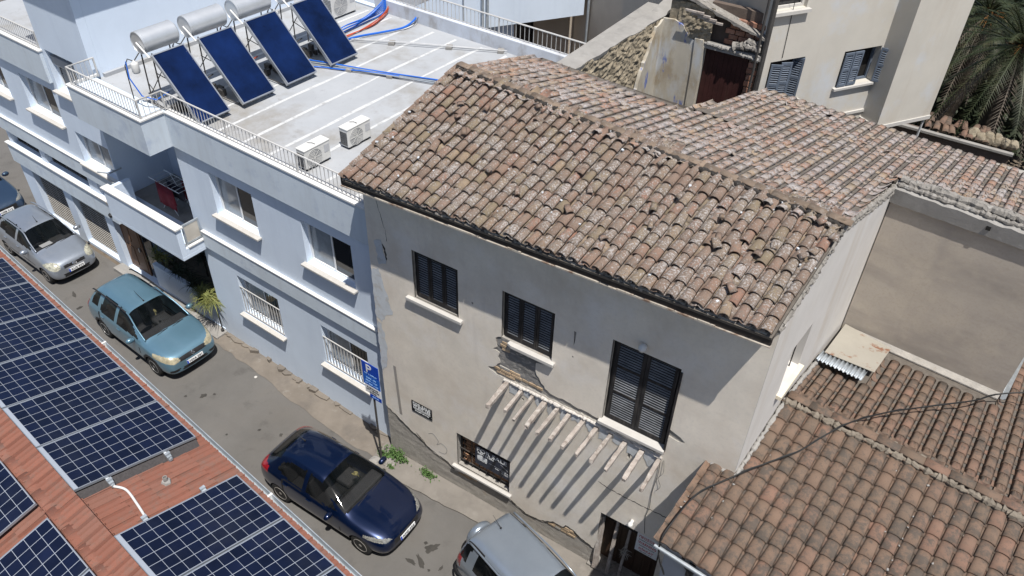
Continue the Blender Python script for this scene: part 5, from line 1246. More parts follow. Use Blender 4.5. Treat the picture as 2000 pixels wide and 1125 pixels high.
# ================================================================== CARS
def paint(name, c, metal=.35, rough=.28, dust=None):
    return mat(name, c, rough, .05, 2, spec=.5, metal=metal, coat=.8, coord='obj', layers=[(dust[0], dust[1], .5, .75, dust[2])] if dust else ())
def pip(poly, x, y):
    c = False; n = len(poly)
    for i in range(n):
        (x0, y0), (x1, y1) = poly[i], poly[i-1]
        if (y0 > y) != (y1 > y) and x < (x1-x0)*(y-y0)/(y1-y0)+x0: c = not c
    return c
chrome = mat('chrome', (.7, .7, .72), .15, .05, 6, metal=.9)
lamp_clear = mat('lamp_lens', (.17, .17, .16), .12, .6, 22, spec=.7, coat=.6)
lamp_hazed = mat('hazed_lamp_lens', (.33, .30, .21), .2, .4, 9, spec=.6, coat=.4)
lamp_bulb = mat('round_lamp_lens', (.36, .355, .29), .12, .6, 16, spec=.7, coat=.6)
lamp_red = mat('red_lens', (.22, .006, .012), .15, .3, 10, spec=.6, coat=.5)
car_glass = mat('car_glass', (.006, .007, .008), .05, .4, 3, spec=.45)
wind_glass = mat('windscreen_glass', (.005, .007, .008), .04, .5, 2.2, spec=.42, coord='obj', layers=[((.012, .016, .018), 2.2, .54, .68, .7)])
seat_cloth = mat('seat_cloth', (.05, .05, .052), .9, .1, 9)
dash_mat = mat('dashboard', (.055, .055, .058), .7, .1, 9)
for g_, a_ in ((wind_glass, .42), (car_glass, .62)):
    g_.node_tree.nodes['Principled BSDF'].inputs['Alpha'].default_value = a_
seam_mat = mat('door_seam', (.01, .01, .011), .7, 0)
alloy = mat('wheel_alloy', (.34, .34, .34), .4, .12, 14, metal=.5)
hubcap = mat('hubcap_dusty', (.30, .28, .26), .6, .12, 14)
def wheel_obj(name, R0, wdt, rim_m, spokes, parent, M, out):
    """axis along local y; outer face towards out (+1/-1)"""
    rotm = M @ Matrix.Rotation(R(-90*out), 4, 'X')
    mb = MB(); h = wdt/2
    mb.lathe([(R0*.66, -h*.9), (R0*.9, -h), (R0*.985, -h*.75), (R0, -h*.3), (R0, h*.3), (R0*.985, h*.75), (R0*.9, h), (R0*.68, h*.92)], 32, rotm)
    ty = mb.build(name, rubber, parent, smooth=True)
    mb = MB(); r1 = R0*.67
    mb.lathe([(r1*.99, h*.2), (r1, h*.95), (r1*.93, h*.98), (r1*.9, h*.55), (.01, h*.5)], 28, rotm)
    for k in range(spokes):
        a = 2*math.pi*k/spokes; T = rotm @ Matrix.Rotation(a, 4, 'Z') @ Matrix.Translation((r1*.5, 0, h*.74))
        mb.xbox(T, r1*.86, r1*(.20 if spokes < 9 else .13), h*.22)
    mb.lathe([(r1*.24, h*.5), (r1*.22, h*.92), (.01, h*.95)], 14, rotm)
    mb.build('rim', rim_m, ty)
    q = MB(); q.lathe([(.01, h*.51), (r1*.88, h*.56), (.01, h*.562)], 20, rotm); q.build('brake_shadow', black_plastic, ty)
    return ty
def make_car(label, loc, head, S, paint_m, group='cars parked along the street'):
    t = thing('parked_car', label, 'car', (0, 0, 0), Matrix.Translation(loc) @ Matrix.Rotation(head, 4, 'Z'), group)
    # --- body cage
    ring = lambda s: [(0, s[1]), (s[2]*.8, s[1]), (s[2], s[1]+.09), (max(s[2], s[3])+.012, (s[1]+.09+s[4])*.5), (s[3], s[4]-.07), (s[3]-.025, s[4]), (s[5], s[6]), (s[5]*.62, s[6]+(s[7]-s[6])*.75), (0, s[7])]
    st = S['st']; vs = []; fs = []; K = 9; full = 2*K-2
    for s in st:
        h = ring(s)
        for y, z in h: vs.append((s[0], y, z))
        for y, z in h[-2:0:-1]: vs.append((s[0], -y, z))
    n = len(st)
    for i in range(n-1):
        for j in range(full):
            j2 = (j+1) % full; fs.append((i*full+j, i*full+j2, (i+1)*full+j2, (i+1)*full+j))
    for e in (0, n-1):
        b = e*full
        for j in range(K-1):
            a0, a1 = b+j, b+j+1; m0, m1 = b+(full-j) % full, b+(full-j-1) % full
            f = [a0, a1, m1, m0]; f2 = []
            for q in f:
                if q not in f2: f2.append(q)
            fs.append(tuple(f2) if e == 0 else tuple(reversed(f2)))
    fs = [tuple(reversed(f)) for f in fs]
    me = bpy.data.meshes.new('cage'); me.from_pydata(vs, [], fs)
    ob = bpy.data.objects.new('cage', me); COL.objects.link(ob)
    bm = bmesh.new(); bm.from_mesh(me); bmesh.ops.recalc_face_normals(bm, faces=bm.faces); bm.to_mesh(me); bm.free()
    sd = ob.modifiers.new('s', 'SUBSURF'); sd.levels = 3; sd.render_levels = 3
    cut = []
    Rw, ax = S['R'], S['axles']; half = S['half']
    for x in ax:
        mb = MB(); mb.lathe([(Rw*1.13, -half-.5), (Rw*1.13, half+.5)], 36, Matrix.Translation((x, 0, Rw)) @ Matrix.Rotation(R(90), 4, 'X'))
        c = mb.build('cut', black_plastic); cut.append(c)
        b = ob.modifiers.new('b', 'BOOLEAN'); b.operation = 'DIFFERENCE'; b.object = c; b.solver = 'EXACT'
    bpy.context.view_layer.update(); dg = bpy.context.evaluated_depsgraph_get()
    bme = bpy.data.meshes.new_from_object(ob.evaluated_get(dg))
    for c in cut: bpy.data.objects.remove(c)
    bpy.data.objects.remove(ob)
    # --- split the skin into parts by position
    groups = {}
    V_ = [v.co for v in bme.vertices]
    for p in bme.polygons:
        c = p.center; nn = p.normal; key = S['classify'](c.x, abs(c.y), c.z, nn, c.y)
        for x in ax:
            if math.hypot(c.x-x, c.z-Rw) < Rw*1.135 and abs(nn.y) < .5 and (nn.x*(c.x-x)+nn.z*(c.z-Rw)) < 0: key = 'wheel_well'
        groups.setdefault(key, []).append(tuple(p.vertices))
    mats_ = dict(body=paint_m, windscreen=wind_glass, rear_window=car_glass, side_window=car_glass, headlight=S.get('lamp', lamp_clear), tail_light=lamp_red, grille=black_plastic, cladding=black_plastic, seam=seam_mat, wheel_well=rubber, trim=S.get('trim', black_plastic), chrome=chrome)
    def comps(faces):
        par = {}
        def find(a):
            while par.setdefault(a, a) != a: par[a] = par[par[a]]; a = par[a]
            return a
        for f in faces:
            for q in f[1:]: par[find(q)] = find(f[0])
        out = {}
        for f in faces: out.setdefault(find(f[0]), []).append(f)
        return list(out.values())
    body = None
    def mk(name, faces, m, parent):
        idx = {}; vv = []; ff = []
        for f in faces:
            g = []
            for q in f:
                if q not in idx: idx[q] = len(vv); vv.append(tuple(V_[q]))
                g.append(idx[q])
            ff.append(tuple(g))
        k = bpy.data.meshes.new(name); k.from_pydata(vv, [], ff); k.materials.append(m)
        k.polygons.foreach_set('use_smooth', [True]*len(ff)); k.update(); return link(name, k, parent)
    for key, faces in groups.items():
        if key in ('side_window', 'headlight', 'tail_light'):
            for cmp_ in comps(faces):
                if len(cmp_) > 3: mk(key, cmp_, mats_[key], t)
        else: mk({'body': 'body', 'seam': 'panel_gaps'}.get(key, key), faces, mats_[key], t)
    # --- wheels
    for x in ax:
        for sgn in (1, -1):
            M = Matrix.Translation((x, sgn*(half-.105), Rw))
            wheel_obj('wheel', Rw, .19, S['rim'][0], S['rim'][1], t, M, sgn)
    # --- pillars and roof edge trims
    st_ = {k: v for k, v in S.items()}
    if 'pillar' in S:
        for sgn in (1, -1):
            mb = MB(); mb.tube(spline([(x, y*sgn, z) for x, y, z in S['pillar']], 5), S.get('pr', .022), 8); mb.build('windscreen_pillar', paint_m, t, smooth=True)
    if 'rails' in S:
        for sgn in (1, -1):
            mb = MB(); mb.tube(spline([(x, y*sgn, z) for x, y, z in S['rails']], 5), .022, 6); mb.build('roof_rail', black_plastic, t, smooth=True)
    # --- mirrors
    mx, my, mz = S['mirror']
    for sgn in (1, -1):
        mb = MB(); mb.lathe([(.005, -.05), (.05, -.045), (.072, -.01), (.07, .03), (.055, .05), (.005, .052)], 14, Matrix.Translation((mx, sgn*(my+.09), mz)) @ Matrix.Rotation(R(-78), 4, 'Y') @ Matrix.Diagonal((1.15, 1.75, 1.25, 1)))
        mb.build('wing_mirror', S.get('mirror_m', paint_m), t, smooth=True)
        q = MB(); q.tube([(mx, sgn*(my-.02), mz-.03), (mx, sgn*(my+.06), mz-.01)], .02, 6); q.build('mirror_arm', black_plastic, t)
        for hx, hz in S['handles']:
            y = S['hy']; q = MB(); q.xbox(Matrix.Translation((hx, sgn*y, hz)), .15, .03, .028); q.build('door_handle', S.get('handle_m', paint_m), t, bevel=.008)
    # --- wipers, aerial, plate, emblem
    wx, wz0, wx2, wz2 = S['wiper']
    for y0, y1 in ((.48, -.05), (-.02, -.52)):
        q = MB(); q.tube([(wx, y0*.3+y1*.7, wz0+.01), (wx-.03, y0, wz0+.035)], .009, 4); q.tube([(wx-.03, y0+.02, wz0+.03), (wx-.06, y1, wz0+.05)], .009, 4); q.build('wiper', black_plastic, t)
    q = MB(); a = S['aerial']; q.tube([a[0], a[1]], [.009, .004], 5); q.lathe([(.025, 0), (.014, .03), (.005, .035)], 10, Matrix.Translation(a[0])); q.build('aerial', black_plastic, t)
    px, pz, tilt = S['plate']
    M = Matrix.Translation((px, 0, pz)) @ Matrix.Rotation(R(90), 4, 'Z') @ Matrix.Rotation(tilt, 4, 'X')
    q = MB(); q.xbox(M, .52, .014, .115); pl = q.build('number_plate', sign_white, t, bevel=.004)
    q = MB(); q.xbox(M @ Matrix.Translation((-.237, -.008, 0)), .045, .004, .113); q.build('plate_band', sign_blue, pl)
    if S.get('reg'): text_part(S['reg'], .40, .07, M @ Matrix.Translation((.02, -.008, 0)), ink_black, pl)
    if 'emblem' in S:
        ex, ez, sh = S['emblem']; M2 = Matrix.Translation((ex, 0, ez)) @ Matrix.Rotation(R(90), 4, 'Z') @ Matrix.Rotation(R(-25), 4, 'X')
        q = MB()
        if sh == 'oval': q.lathe([(.075, -.006), (.08, .006), (.06, .010), (.058, .006), (.004, .006)], 20, M2 @ Matrix.Rotation(R(90), 4, 'X') @ Matrix.Diagonal((1, .55, 1, 1)))
        elif sh == 's':
            q.tube([M2 @ Vector(p) for p in ((.05, -.012, .022), (0, -.014, .055), (-.05, -.014, .02), (.05, -.014, -.02), (0, -.014, -.055), (-.05, -.012, -.022))], .011, 5)
        else: q.tube([M2 @ Vector((.07*math.cos(a), -.012, .045*math.sin(a))) for a in [2*math.pi*i/16 for i in range(17)]], .008, 5); q.tube([M2 @ Vector(p) for p in ((-.06, -.012, .02), (-.02, -.012, -.0), (0, -.012, -.025), (.02, -.012, 0), (.06, -.012, .02))], .008, 5)
        q.build('emblem', chrome, t)
    cx, zb_, hw = S['cabin']
    for sx, sy in ((0, .36), (0, -.36), (-.82, .36), (-.82, -.36)):
        q = MB(); q.xbox(Matrix.Translation((cx+sx, sy, zb_-.12)), .48, .46, .16); q.xbox(Matrix.Translation((cx-.26+sx, sy, zb_+.16)) @ Matrix.Rotation(R(-14), 4, 'Y'), .13, .46, .56); q.xbox(Matrix.Translation((cx-.34+sx, sy, zb_+.50)), .08, .24, .15); q.build('seat', seat_cloth, t, bevel=.04)
    q = MB(); q.xbox(Matrix.Translation((cx+.72, 0, zb_+.18)), .34, 2*hw-.3, .22); q.build('dashboard', dash_mat, t, bevel=.05)
    q = MB(); q.lathe([(.17, -.012), (.185, 0), (.17, .012), (.155, 0)], 20, Matrix.Translation((cx+.46, -.36, zb_+.26)) @ Matrix.Rotation(R(-62), 4, 'Y')); q.build('steering_wheel', black_plastic, t, smooth=True)
    q = MB(); q.box(st[-1][0]+.25, st[0][0]-.25, -half+.16, half-.16, .16, .34); q.build('underbody', rubber, t)
    return t
def band(v, a, b): return a <= v <= b

# dark blue hatchback, the same body used for the car at the left edge
def cls_dark(x, y, z, n, sy):
    belt = .96+.035*(.8-x)/2.0
    if z > belt and abs(n.y) > .45 and pip([(.60, .98), (.02, 1.36), (-.40, 1.415), (-.95, 1.39), (-1.22, 1.28), (-1.36, 1.12), (-.9, 1.03)], x, z) and not band(x, -.46, -.38): return 'side_window'
    if band(x, .0, .84) and z > .985 and n.x > .12 and y < .70-.30*(z-.98): return 'windscreen'
    if x < -1.36 and z > 1.07 and y < .52 and n.x < -.15 and z < 1.37: return 'rear_window'
    if x > 1.40 and pip([(.46, .66), (.62, .645), (.86, .72), (.84, .79), (.64, .745), (.48, .70)], y, z): return 'headlight'
    if x > 1.7 and y < .42 and band(z, .44, .63): return 'grille'
    if x > 1.7 and y < .60 and band(z, .25, .36): return 'grille'
    if x < -1.62 and y > .46 and band(z, .86, 1.03): return 'tail_light'
    if z < .27: return 'cladding'
    if n.z < .5 and abs(n.y) > .4:
        for a in (.70, -.42, -1.10):
            if abs(x-a-(z-.6)*(.0 if a != .70 else -.10)) < .008 and band(z, .32, belt): return 'seam'
        if abs(z-belt+.0) < .012 and band(x, -1.2, .62): return 'seam'
    return 'body'
DK = dict(st=[(2.02, .30, .50, .52, .50, .42, .60, .62), (1.97, .24, .64, .66, .56, .54, .66, .69), (1.82, .20, .76, .78, .64, .66, .75, .785), (1.45, .19, .82, .835, .76, .72, .85, .89), (1.05, .19, .84, .845, .84, .735, .92, .955), (.84, .19, .845, .845, .88, .72, .975, 1.0),
      (.45, .19, .845, .845, .91, .64, 1.19, 1.23), (.02, .19, .845, .845, .925, .545, 1.405, 1.445), (-.12, .19, .845, .845, .93, .54, 1.435, 1.475), (-.6, .19, .845, .845, .95, .54, 1.455, 1.50), (-1.1, .19, .845, .84, .97, .525, 1.42, 1.465), (-1.46, .20, .835, .825, .985, .49, 1.345, 1.385), (-1.70, .22, .82, .80, 1.0, .50, 1.12, 1.15), (-1.93, .25, .77, .75, .92, .56, .98, 1.0), (-2.02, .32, .68, .68, .78, .56, .86, .87)],
   R=.30, axles=(1.285, -1.285), half=.845, classify=cls_dark, rim=(hubcap, 12), mirror=(.52, .87, .98), handles=((-.24, .86), (-1.0, .88)), hy=.855,
   wiper=(.90, .975, .5, 1.15), aerial=((-1.15, .1, 1.46), (-1.42, .1, 1.56)), cabin=(-.15, .62, .845), plate=(2.045, .50, R(-8)), reg='KPZ 356', emblem=(1.985, .60, 'wing'), handle_m=None)
DK.pop('handle_m')
navy = paint('navy_paint', (.0004, .0085, .042), .6, .28)
make_car('dark navy blue hatchback parked beside the derelict house, a tan toy behind its windscreen', (-9.57, 7.86, 0), R(0), DK, navy)
steelblue = paint('steel_blue_paint', (.03, .055, .10), .4, .3)
DK2 = dict(DK); DK2['reg'] = 'HSB 512'
make_car('dark steel blue car at the left edge of the photo, only its nose in view', (-29.35, 10.15, 0), R(-3), DK2, steelblue)
def hang(label, M, seed):
    mb = MB(); r = random.Random(seed)
    for k in range(14): mb.xbox(M @ Matrix.Translation((r.uniform(-.05, .05), r.uniform(-.03, .03), r.uniform(-.08, .08))) @ Matrix.Rotation(r.uniform(0, 3), 4, 'X'), .05, .02, .06)
    o = mb.build('hanging_toy', mat('toy_yellow', (.40, .36, .16), .7, .2, 9)); tag(o, label, 'toy')

# teal compact with roof rails
def cls_teal(x, y, z, n, sy):
    belt = 1.0+.02*(.8-x)/2
    if z > belt-.01 and abs(n.y) > .45 and not band(x, -.44, -.36) and (pip([(.72, 1.01), (.10, 1.43), (-.45, 1.50), (-1.12, 1.48), (-1.18, 1.06), (-.9, 1.04)], x, z) or pip([(-1.34, 1.10), (-1.30, 1.45), (-1.62, 1.40), (-1.66, 1.12)], x, z)): return 'side_window'
    if band(x, .08, .96) and z > 1.0 and n.x > .12 and y < .72-.26*(z-1.0): return 'windscreen'
    if x < -1.66 and z > 1.08 and y < .58 and n.x < -.3 and z < 1.44: return 'rear_window'
    if x > 1.35 and pip([(.40, .70), (.60, .66), (.86, .76), (.86, .90), (.66, .86), (.44, .80)], y, z): return 'headlight'
    if x > 1.6 and y < .42 and band(z, .66, .78): return 'grille'
    if x > 1.6 and y < .40 and band(z, .34, .45): return 'grille'
    if x > 1.5 and band(y, .48, .74) and band(z, .38, .47): return 'grille'
    if x < -1.8 and y > .52 and band(z, .86, 1.12): return 'tail_light'
    if z < .31: return 'cladding'
    for a in (1.25, -1.25):
        if math.hypot(x-a, z-.31) < .435 and abs(n.y) > .4: return 'cladding'
    if n.z < .5 and abs(n.y) > .4:
        for a in (.78, -.40, -1.22):
            if abs(x-a-(z-.6)*(0 if a != .78 else -.08)) < .008 and band(z, .36, belt): return 'seam'
        if band(z, .36, .40) and band(x, -.9, .9): return 'seam'
    return 'body'
TL = dict(st=[(2.05, .32, .52, .55, .55, .48, .66, .68), (2.0, .25, .68, .70, .62, .60, .76, .79), (1.86, .22, .78, .80, .72, .70, .86, .89), (1.5, .21, .84, .85, .84, .74, .94, .975), (1.15, .21, .86, .865, .90, .75, .99, 1.02), (.96, .21, .865, .865, .93, .735, 1.03, 1.05),
      (.55, .21, .865, .865, .96, .66, 1.27, 1.31), (.10, .21, .865, .865, .97, .57, 1.49, 1.53), (-.05, .21, .865, .865, .975, .565, 1.51, 1.555), (-.6, .21, .865, .865, .985, .565, 1.525, 1.575), (-1.2, .21, .865, .865, 1.0, .56, 1.51, 1.56), (-1.72, .22, .855, .85, 1.02, .545, 1.46, 1.51), (-1.86, .24, .84, .835, 1.03, .62, 1.16, 1.19), (-2.0, .26, .79, .78, .95, .64, 1.02, 1.04), (-2.06, .34, .70, .70, .80, .62, .90, .91)],
   R=.31, axles=(1.25, -1.25), half=.865, classify=cls_teal, rim=(alloy, 5), mirror=(.62, .885, 1.03), handles=((-.2, .92), (-1.02, .94)), hy=.875, lamp=lamp_hazed,
   pillar=[(.98, .72, 1.035), (.55, .67, 1.28), (.12, .585, 1.49), (-.3, .58, 1.515)], pr=.022, rails=[(.05, .60, 1.53), (-.2, .61, 1.575), (-.9, .61, 1.59), (-1.5, .60, 1.555), (-1.66, .59, 1.50)], wiper=(1.02, 1.03, .6, 1.2), aerial=((.0, 0, 1.545), (-.42, .0, 1.70)), cabin=(-.05, .66, .865), plate=(2.075, .545, R(-6)), reg='HAA 281', emblem=(2.03, .745, 's'))
teal = paint('teal_paint', (.125, .235, .315), .5, .3)
make_car('teal blue small car with black roof rails parked by the planter', (-18.13, 9.04, 0), R(-4.6), TL, teal)

# silver city car
def cls_sil(x, y, z, n, sy):
    belt = .97+.03*(.7-x)/2
    if z > belt and abs(n.y) > .45 and not band(x, -.34, -.24) and pip([(.66, .99), (.12, 1.36), (-.40, 1.42), (-1.0, 1.40), (-1.34, 1.20), (-1.30, 1.06)], x, z): return 'side_window'
    if band(x, .10, .86) and z > .985 and n.x > .12 and y < .68-.26*(z-.98): return 'windscreen'
    if x < -1.42 and z > 1.05 and y < .52 and n.x < -.3 and z < 1.38: return 'rear_window'
    if x > 1.1 and math.hypot((y-.60)/.165, (z-.72)/.115) < 1: return 'headlight'
    if x > 1.4 and y < .34+.1*(z-.6) and band(z, .60, .70): return 'grille'
    if x > 1.4 and y < .34 and band(z, .565, .585): return 'chrome'
    if x > 1.4 and y < .42 and band(z, .29, .42): return 'grille'
    if x < -1.5 and y > .5 and band(z, .75, 1.05): return 'tail_light'
    if z < .24: return 'cladding'
    if n.z < .5 and abs(n.y) > .4:
        for a in (.70, -.29, -1.05):
            if abs(x-a) < .008 and band(z, .32, belt): return 'seam'
        if band(z, .50, .535) and band(x, -.9, .75): return 'seam'
    return 'body'
SI = dict(st=[(1.76, .28, .50, .54, .50, .44, .60, .63), (1.72, .22, .64, .66, .58, .56, .70, .74), (1.58, .19, .73, .75, .66, .64, .80, .85), (1.25, .18, .77, .785, .78, .68, .91, .95), (.98, .18, .785, .79, .85, .68, .97, 1.0), (.84, .18, .79, .79, .88, .665, 1.0, 1.025),
      (.48, .18, .79, .79, .92, .61, 1.20, 1.24), (.10, .18, .79, .79, .935, .535, 1.40, 1.44), (-.05, .18, .79, .79, .94, .53, 1.425, 1.47), (-.6, .18, .79, .79, .955, .53, 1.44, 1.485), (-1.15, .18, .79, .785, .97, .52, 1.415, 1.46), (-1.44, .19, .78, .77, .98, .50, 1.365, 1.41), (-1.62, .22, .76, .75, .98, .55, 1.06, 1.09), (-1.73, .25, .71, .70, .86, .58, .92, .94), (-1.76, .32, .64, .64, .70, .55, .78, .79)],
   R=.285, axles=(1.19, -1.19), half=.79, classify=cls_sil, lamp=lamp_bulb, rim=(hubcap, 7), mirror=(.55, .81, 1.0), handles=((-.12, .88), (-.9, .9)), hy=.80,
   pillar=[(.86, .655, 1.01), (.48, .615, 1.21), (.11, .55, 1.40), (-.5, .545, 1.44), (-1.15, .535, 1.415), (-1.42, .515, 1.365)], pr=.022, wiper=(.90, 1.0, .5, 1.15), aerial=((-.02, 0, 1.46), (-.2, 0, 1.62)), cabin=(-.08, .62, .79), plate=(1.79, .49, R(-6)), reg='KUS 973', emblem=(1.75, .655, 'oval'))
silver = paint('silver_paint', (.30, .335, .39), .6, .32, dust=((.40, .41, .415), 1.6, .55))
make_car('dusty silver city car parked in front of the barred shop shutters', (-24.32, 9.66, 0), R(-4.0), SI, silver)

# silver small off-roader with a covered spare wheel on its tail
def cls_suv(x, y, z, n, sy):
    if z > 1.05 and abs(n.y) > .5 and (pip([(.62, 1.07), (.18, 1.54), (-.48, 1.58), (-.48, 1.08)], x, z) or pip([(-.64, 1.10), (-.62, 1.58), (-1.28, 1.56), (-1.32, 1.12)], x, z) or pip([(-1.56, 1.12), (-1.50, 1.50), (-1.72, 1.46), (-1.78, 1.14)], x, z)): return 'side_window'
    if band(x, .12, .92) and z > 1.07 and n.x > .12 and y < .74-.22*(z-1.05): return 'windscreen'
    if x < -1.72 and band(z, 1.12, 1.5) and y < .56 and n.x < -.5: return 'rear_window'
    if x > 1.4 and math.hypot((y-.58)/.15, (z-.80)/.10) < 1: return 'headlight'
    if x > 1.5 and y < .4 and band(z, .70, .84): return 'grille'
    if x < -1.68 and y > .60 and band(z, .84, 1.14): return 'tail_light'
    if z < .40: return 'cladding'
    for a in (1.10, -1.15):
        if math.hypot(x-a, z-.34) < .46 and abs(n.y) > .4: return 'cladding'
    if n.z > .5 and z > 1.5 and abs(y-.56) < .010: return 'seam'
    if n.z < .5 and abs(n.y) > .4:
        for a in (.75, -.56):
            if abs(x-a) < .008 and band(z, .42, 1.05): return 'seam'
    return 'body'
SV = dict(st=[(1.85, .36, .60, .62, .60, .55, .74, .76), (1.8, .30, .74, .75, .70, .66, .85, .87), (1.62, .28, .82, .83, .82, .74, .93, .96), (1.2, .28, .85, .855, .93, .75, 1.01, 1.04), (.95, .28, .86, .86, .98, .74, 1.06, 1.08), (.82, .28, .86, .86, 1.0, .72, 1.12, 1.14),
      (.50, .28, .86, .86, 1.03, .68, 1.36, 1.40), (.16, .28, .86, .86, 1.05, .62, 1.60, 1.64), (.02, .28, .86, .86, 1.05, .62, 1.62, 1.67), (-.5, .28, .86, .86, 1.06, .625, 1.635, 1.69), (-1.1, .28, .86, .86, 1.07, .62, 1.625, 1.68), (-1.66, .29, .855, .85, 1.07, .60, 1.59, 1.64), (-1.78, .30, .84, .835, 1.07, .63, 1.48, 1.52), (-1.86, .32, .82, .81, 1.02, .68, 1.14, 1.16), (-1.90, .40, .78, .78, .85, .68, .95, .96)],
   R=.34, axles=(1.10, -1.15), half=.87, classify=cls_suv, rim=(alloy, 6), mirror=(.6, .88, 1.12), handles=((-.35, .98),), hy=.87, wiper=(.96, 1.075, .5, 1.2), aerial=((-1.45, .1, 1.665), (-1.75, .12, 1.78)), cabin=(0, .76, .87), plate=(1.88, .55, R(-5)), reg='KLN 418',
   pillar=[(.96, .72, 1.08), (.5, .69, 1.37), (.17, .635, 1.60), (-.5, .64, 1.63), (-1.62, .615, 1.59)], pr=.022)
sv = make_car('silver small off-roader with a covered spare wheel on its tail, cut by the bottom edge', (-4.0, 7.96, 0), R(-17), SV, paint('silver_blue_paint', (.27, .315, .375), .6, .3))
mb = MB(); mb.lathe([(.02, .0), (.30, .01), (.335, .04), (.345, .10), (.335, .16), (.30, .20), (.15, .215), (.01, .215)], 32, Matrix.Translation((-1.87, -.08, .98)) @ Matrix.Rotation(R(-90), 4, 'Y')); mb.build('spare_wheel_cover', bpy.data.materials['silver_blue_paint'], sv, smooth=True)
mb = MB()
for s_ in (1, -1): mb.tube(spline([(-1.2, s_*.93, .62), (-1.5, s_*.94, .70), (-1.75, s_*.90, .62), (-1.93, s_*.80, .52)]), .03, 6)
mb.box(-1.96, -1.86, -.78, .78, .40, .56); mb.build('rear_bumper', black_plastic, sv, bevel=.02)

hang('tan soft toy lying behind the windscreen of the dark navy hatchback', Matrix.Translation((-9.28, 8.10, 1.08)), 2)
hang('pale green air freshener hanging behind the windscreen of the teal car', Matrix.Translation((-17.85, 9.12, 1.2)) @ Matrix.Diagonal((.6, .6, 1, 1)), 3)
o = MB().xbox(Matrix.Translation((-23.78, 9.42, .93)) @ Matrix.Rotation(R(-4), 4, 'Z') @ Matrix.Rotation(R(-6), 4, 'Y'), .24, .36, .004).build('paper_sheet', sign_white); tag(o, 'white sheet of paper lying on the dashboard of the silver city car', 'paper')
# ================================================================== SIGNS
def board(name, label, cat, frame, w, h, m, d=.012):
    t = thing(name, label, cat, (0, 0, 0), frame); MB().box(-w/2, w/2, 0, d, -h/2, h/2).build('board', m, t); return t
# parking sign on a post
PS = thing('parking_sign', 'blue parking sign with a white P on a grey post at the house corner', 'sign', (0, 0, 0), Matrix.Translation((-9.72, 9.30, 0)) @ Matrix.Rotation(R(-2), 4, 'Z'))
mb = MB(); mb.tube([(.12, .03, 0), (.12, .03, 3.55)], .026, 10); mb.lathe([(.06, 0), (.06, .02), (.03, .03)], 12, Matrix.Translation((.12, .03, .0))); mb.build('post', dark_metal, PS)
MB().box(-.12, .40, -.012, 0, 3.20, 3.62).build('board', sign_blue, PS, bevel=.004); MB().box(-.12, .40, -.012, 0, 2.86, 3.195).build('lower_board', mat('sign_mid_blue', (.01, .11, .5), .45, .08, 6), PS)
MB().box(-.09, .40, -.014, -.002, 2.60, 2.855).build('white_board', sign_white, PS); MB().box(.04, .40, -.014, -.002, 2.46, 2.595).build('small_board', sign_blue, PS)
text_part('P', .17, .25, Matrix.Translation((.10, -.013, 3.44)), ink_white, PS)
text_part('PAY & DISPLAY', .40, .045, Matrix.Translation((.14, -.013, 3.255)), ink_blue, PS)
for k, tx in enumerate(('MON - FRI', '08:00 - 17:00', 'SAT 08:00 - 14:00')): text_part(tx, (.3, .36, .4)[k], .05, Matrix.Translation((.14, -.013, 3.12-.095*k)), ink_blue, PS)
for k, tx in enumerate(('PARKING', 'CITY CENTRE', 'ZONE')): text_part(tx, (.34, .40, .22)[k], .045, Matrix.Translation((.15, -.015, 2.80-.075*k)), ink_black, PS)
text_part('ticket', .2, .05, Matrix.Translation((.22, -.015, 2.53)), ink_blue, PS)
# small black sale sign on the plaster
t = board('sale_sign', 'small black FOR SALE sign screwed to the bare plaster beside the left corner', 'sign', Matrix.Translation((-8.50, 9.755, 2.29)), .61, .37, sign_black)
text_part('FOR SALE', .52, .075, Matrix.Translation((0, 0, .125)), ink_white, t); text_part('99 849 186', .52, .06, Matrix.Translation((0, 0, .03)), ink_white, t); text_part('GALLERY ESTATES', .42, .04, Matrix.Translation((0, 0, -.115)), ink_white, t)
for z in (.075, -.02, -.055): MB().box(-.26, .26, -.003, 0, z-.004, z+.004).build('line', ink_white, t)
# large dark sale board in the window
t = board('sale_board', 'large navy FOR SALE board fixed across the ground floor window', 'sign', Matrix.Translation((-6.50, 9.845, 1.63)), 1.0, .66, sign_navy)
text_part('FOR SALE', .84, .135, Matrix.Translation((-.03, 0, .225)), ink_white, t); text_part('REF: B1086', .46, .065, Matrix.Translation((-.2, 0, .11)), ink_white, t)
q = MB(); q.prism([(-.44, -.10), (-.16, -.10), (-.16, .0), (-.22, .045), (-.27, .01), (-.32, .05), (-.44, -.0)], 'y', -.004, 0); q.build('house_emblem', ink_white, t)
text_part('PROPERTIES', .26, .035, Matrix.Translation((-.30, 0, -.135)), ink_white, t)
for k, tx in enumerate(('22 767 545', '99 418 020')): text_part(tx, .22, .04, Matrix.Translation((.36, 0, -.13-.07*k)), ink_white, t)
text_part('CALL', .1, .03, Matrix.Translation((.12, 0, -.14)), ink_white, t)
q = MB(); q.add([(.22, -.003, .10), (.44, -.003, -.02), (.44, -.003, -.008), (.22, -.003, .112)], [(0, 1, 2, 3)]); q.add([(-.1, -.003, -.08), (.4, -.003, -.08), (.4, -.003, -.074), (-.1, -.003, -.074)], [(0, 1, 2, 3)]); q.build('line', ink_white, t)
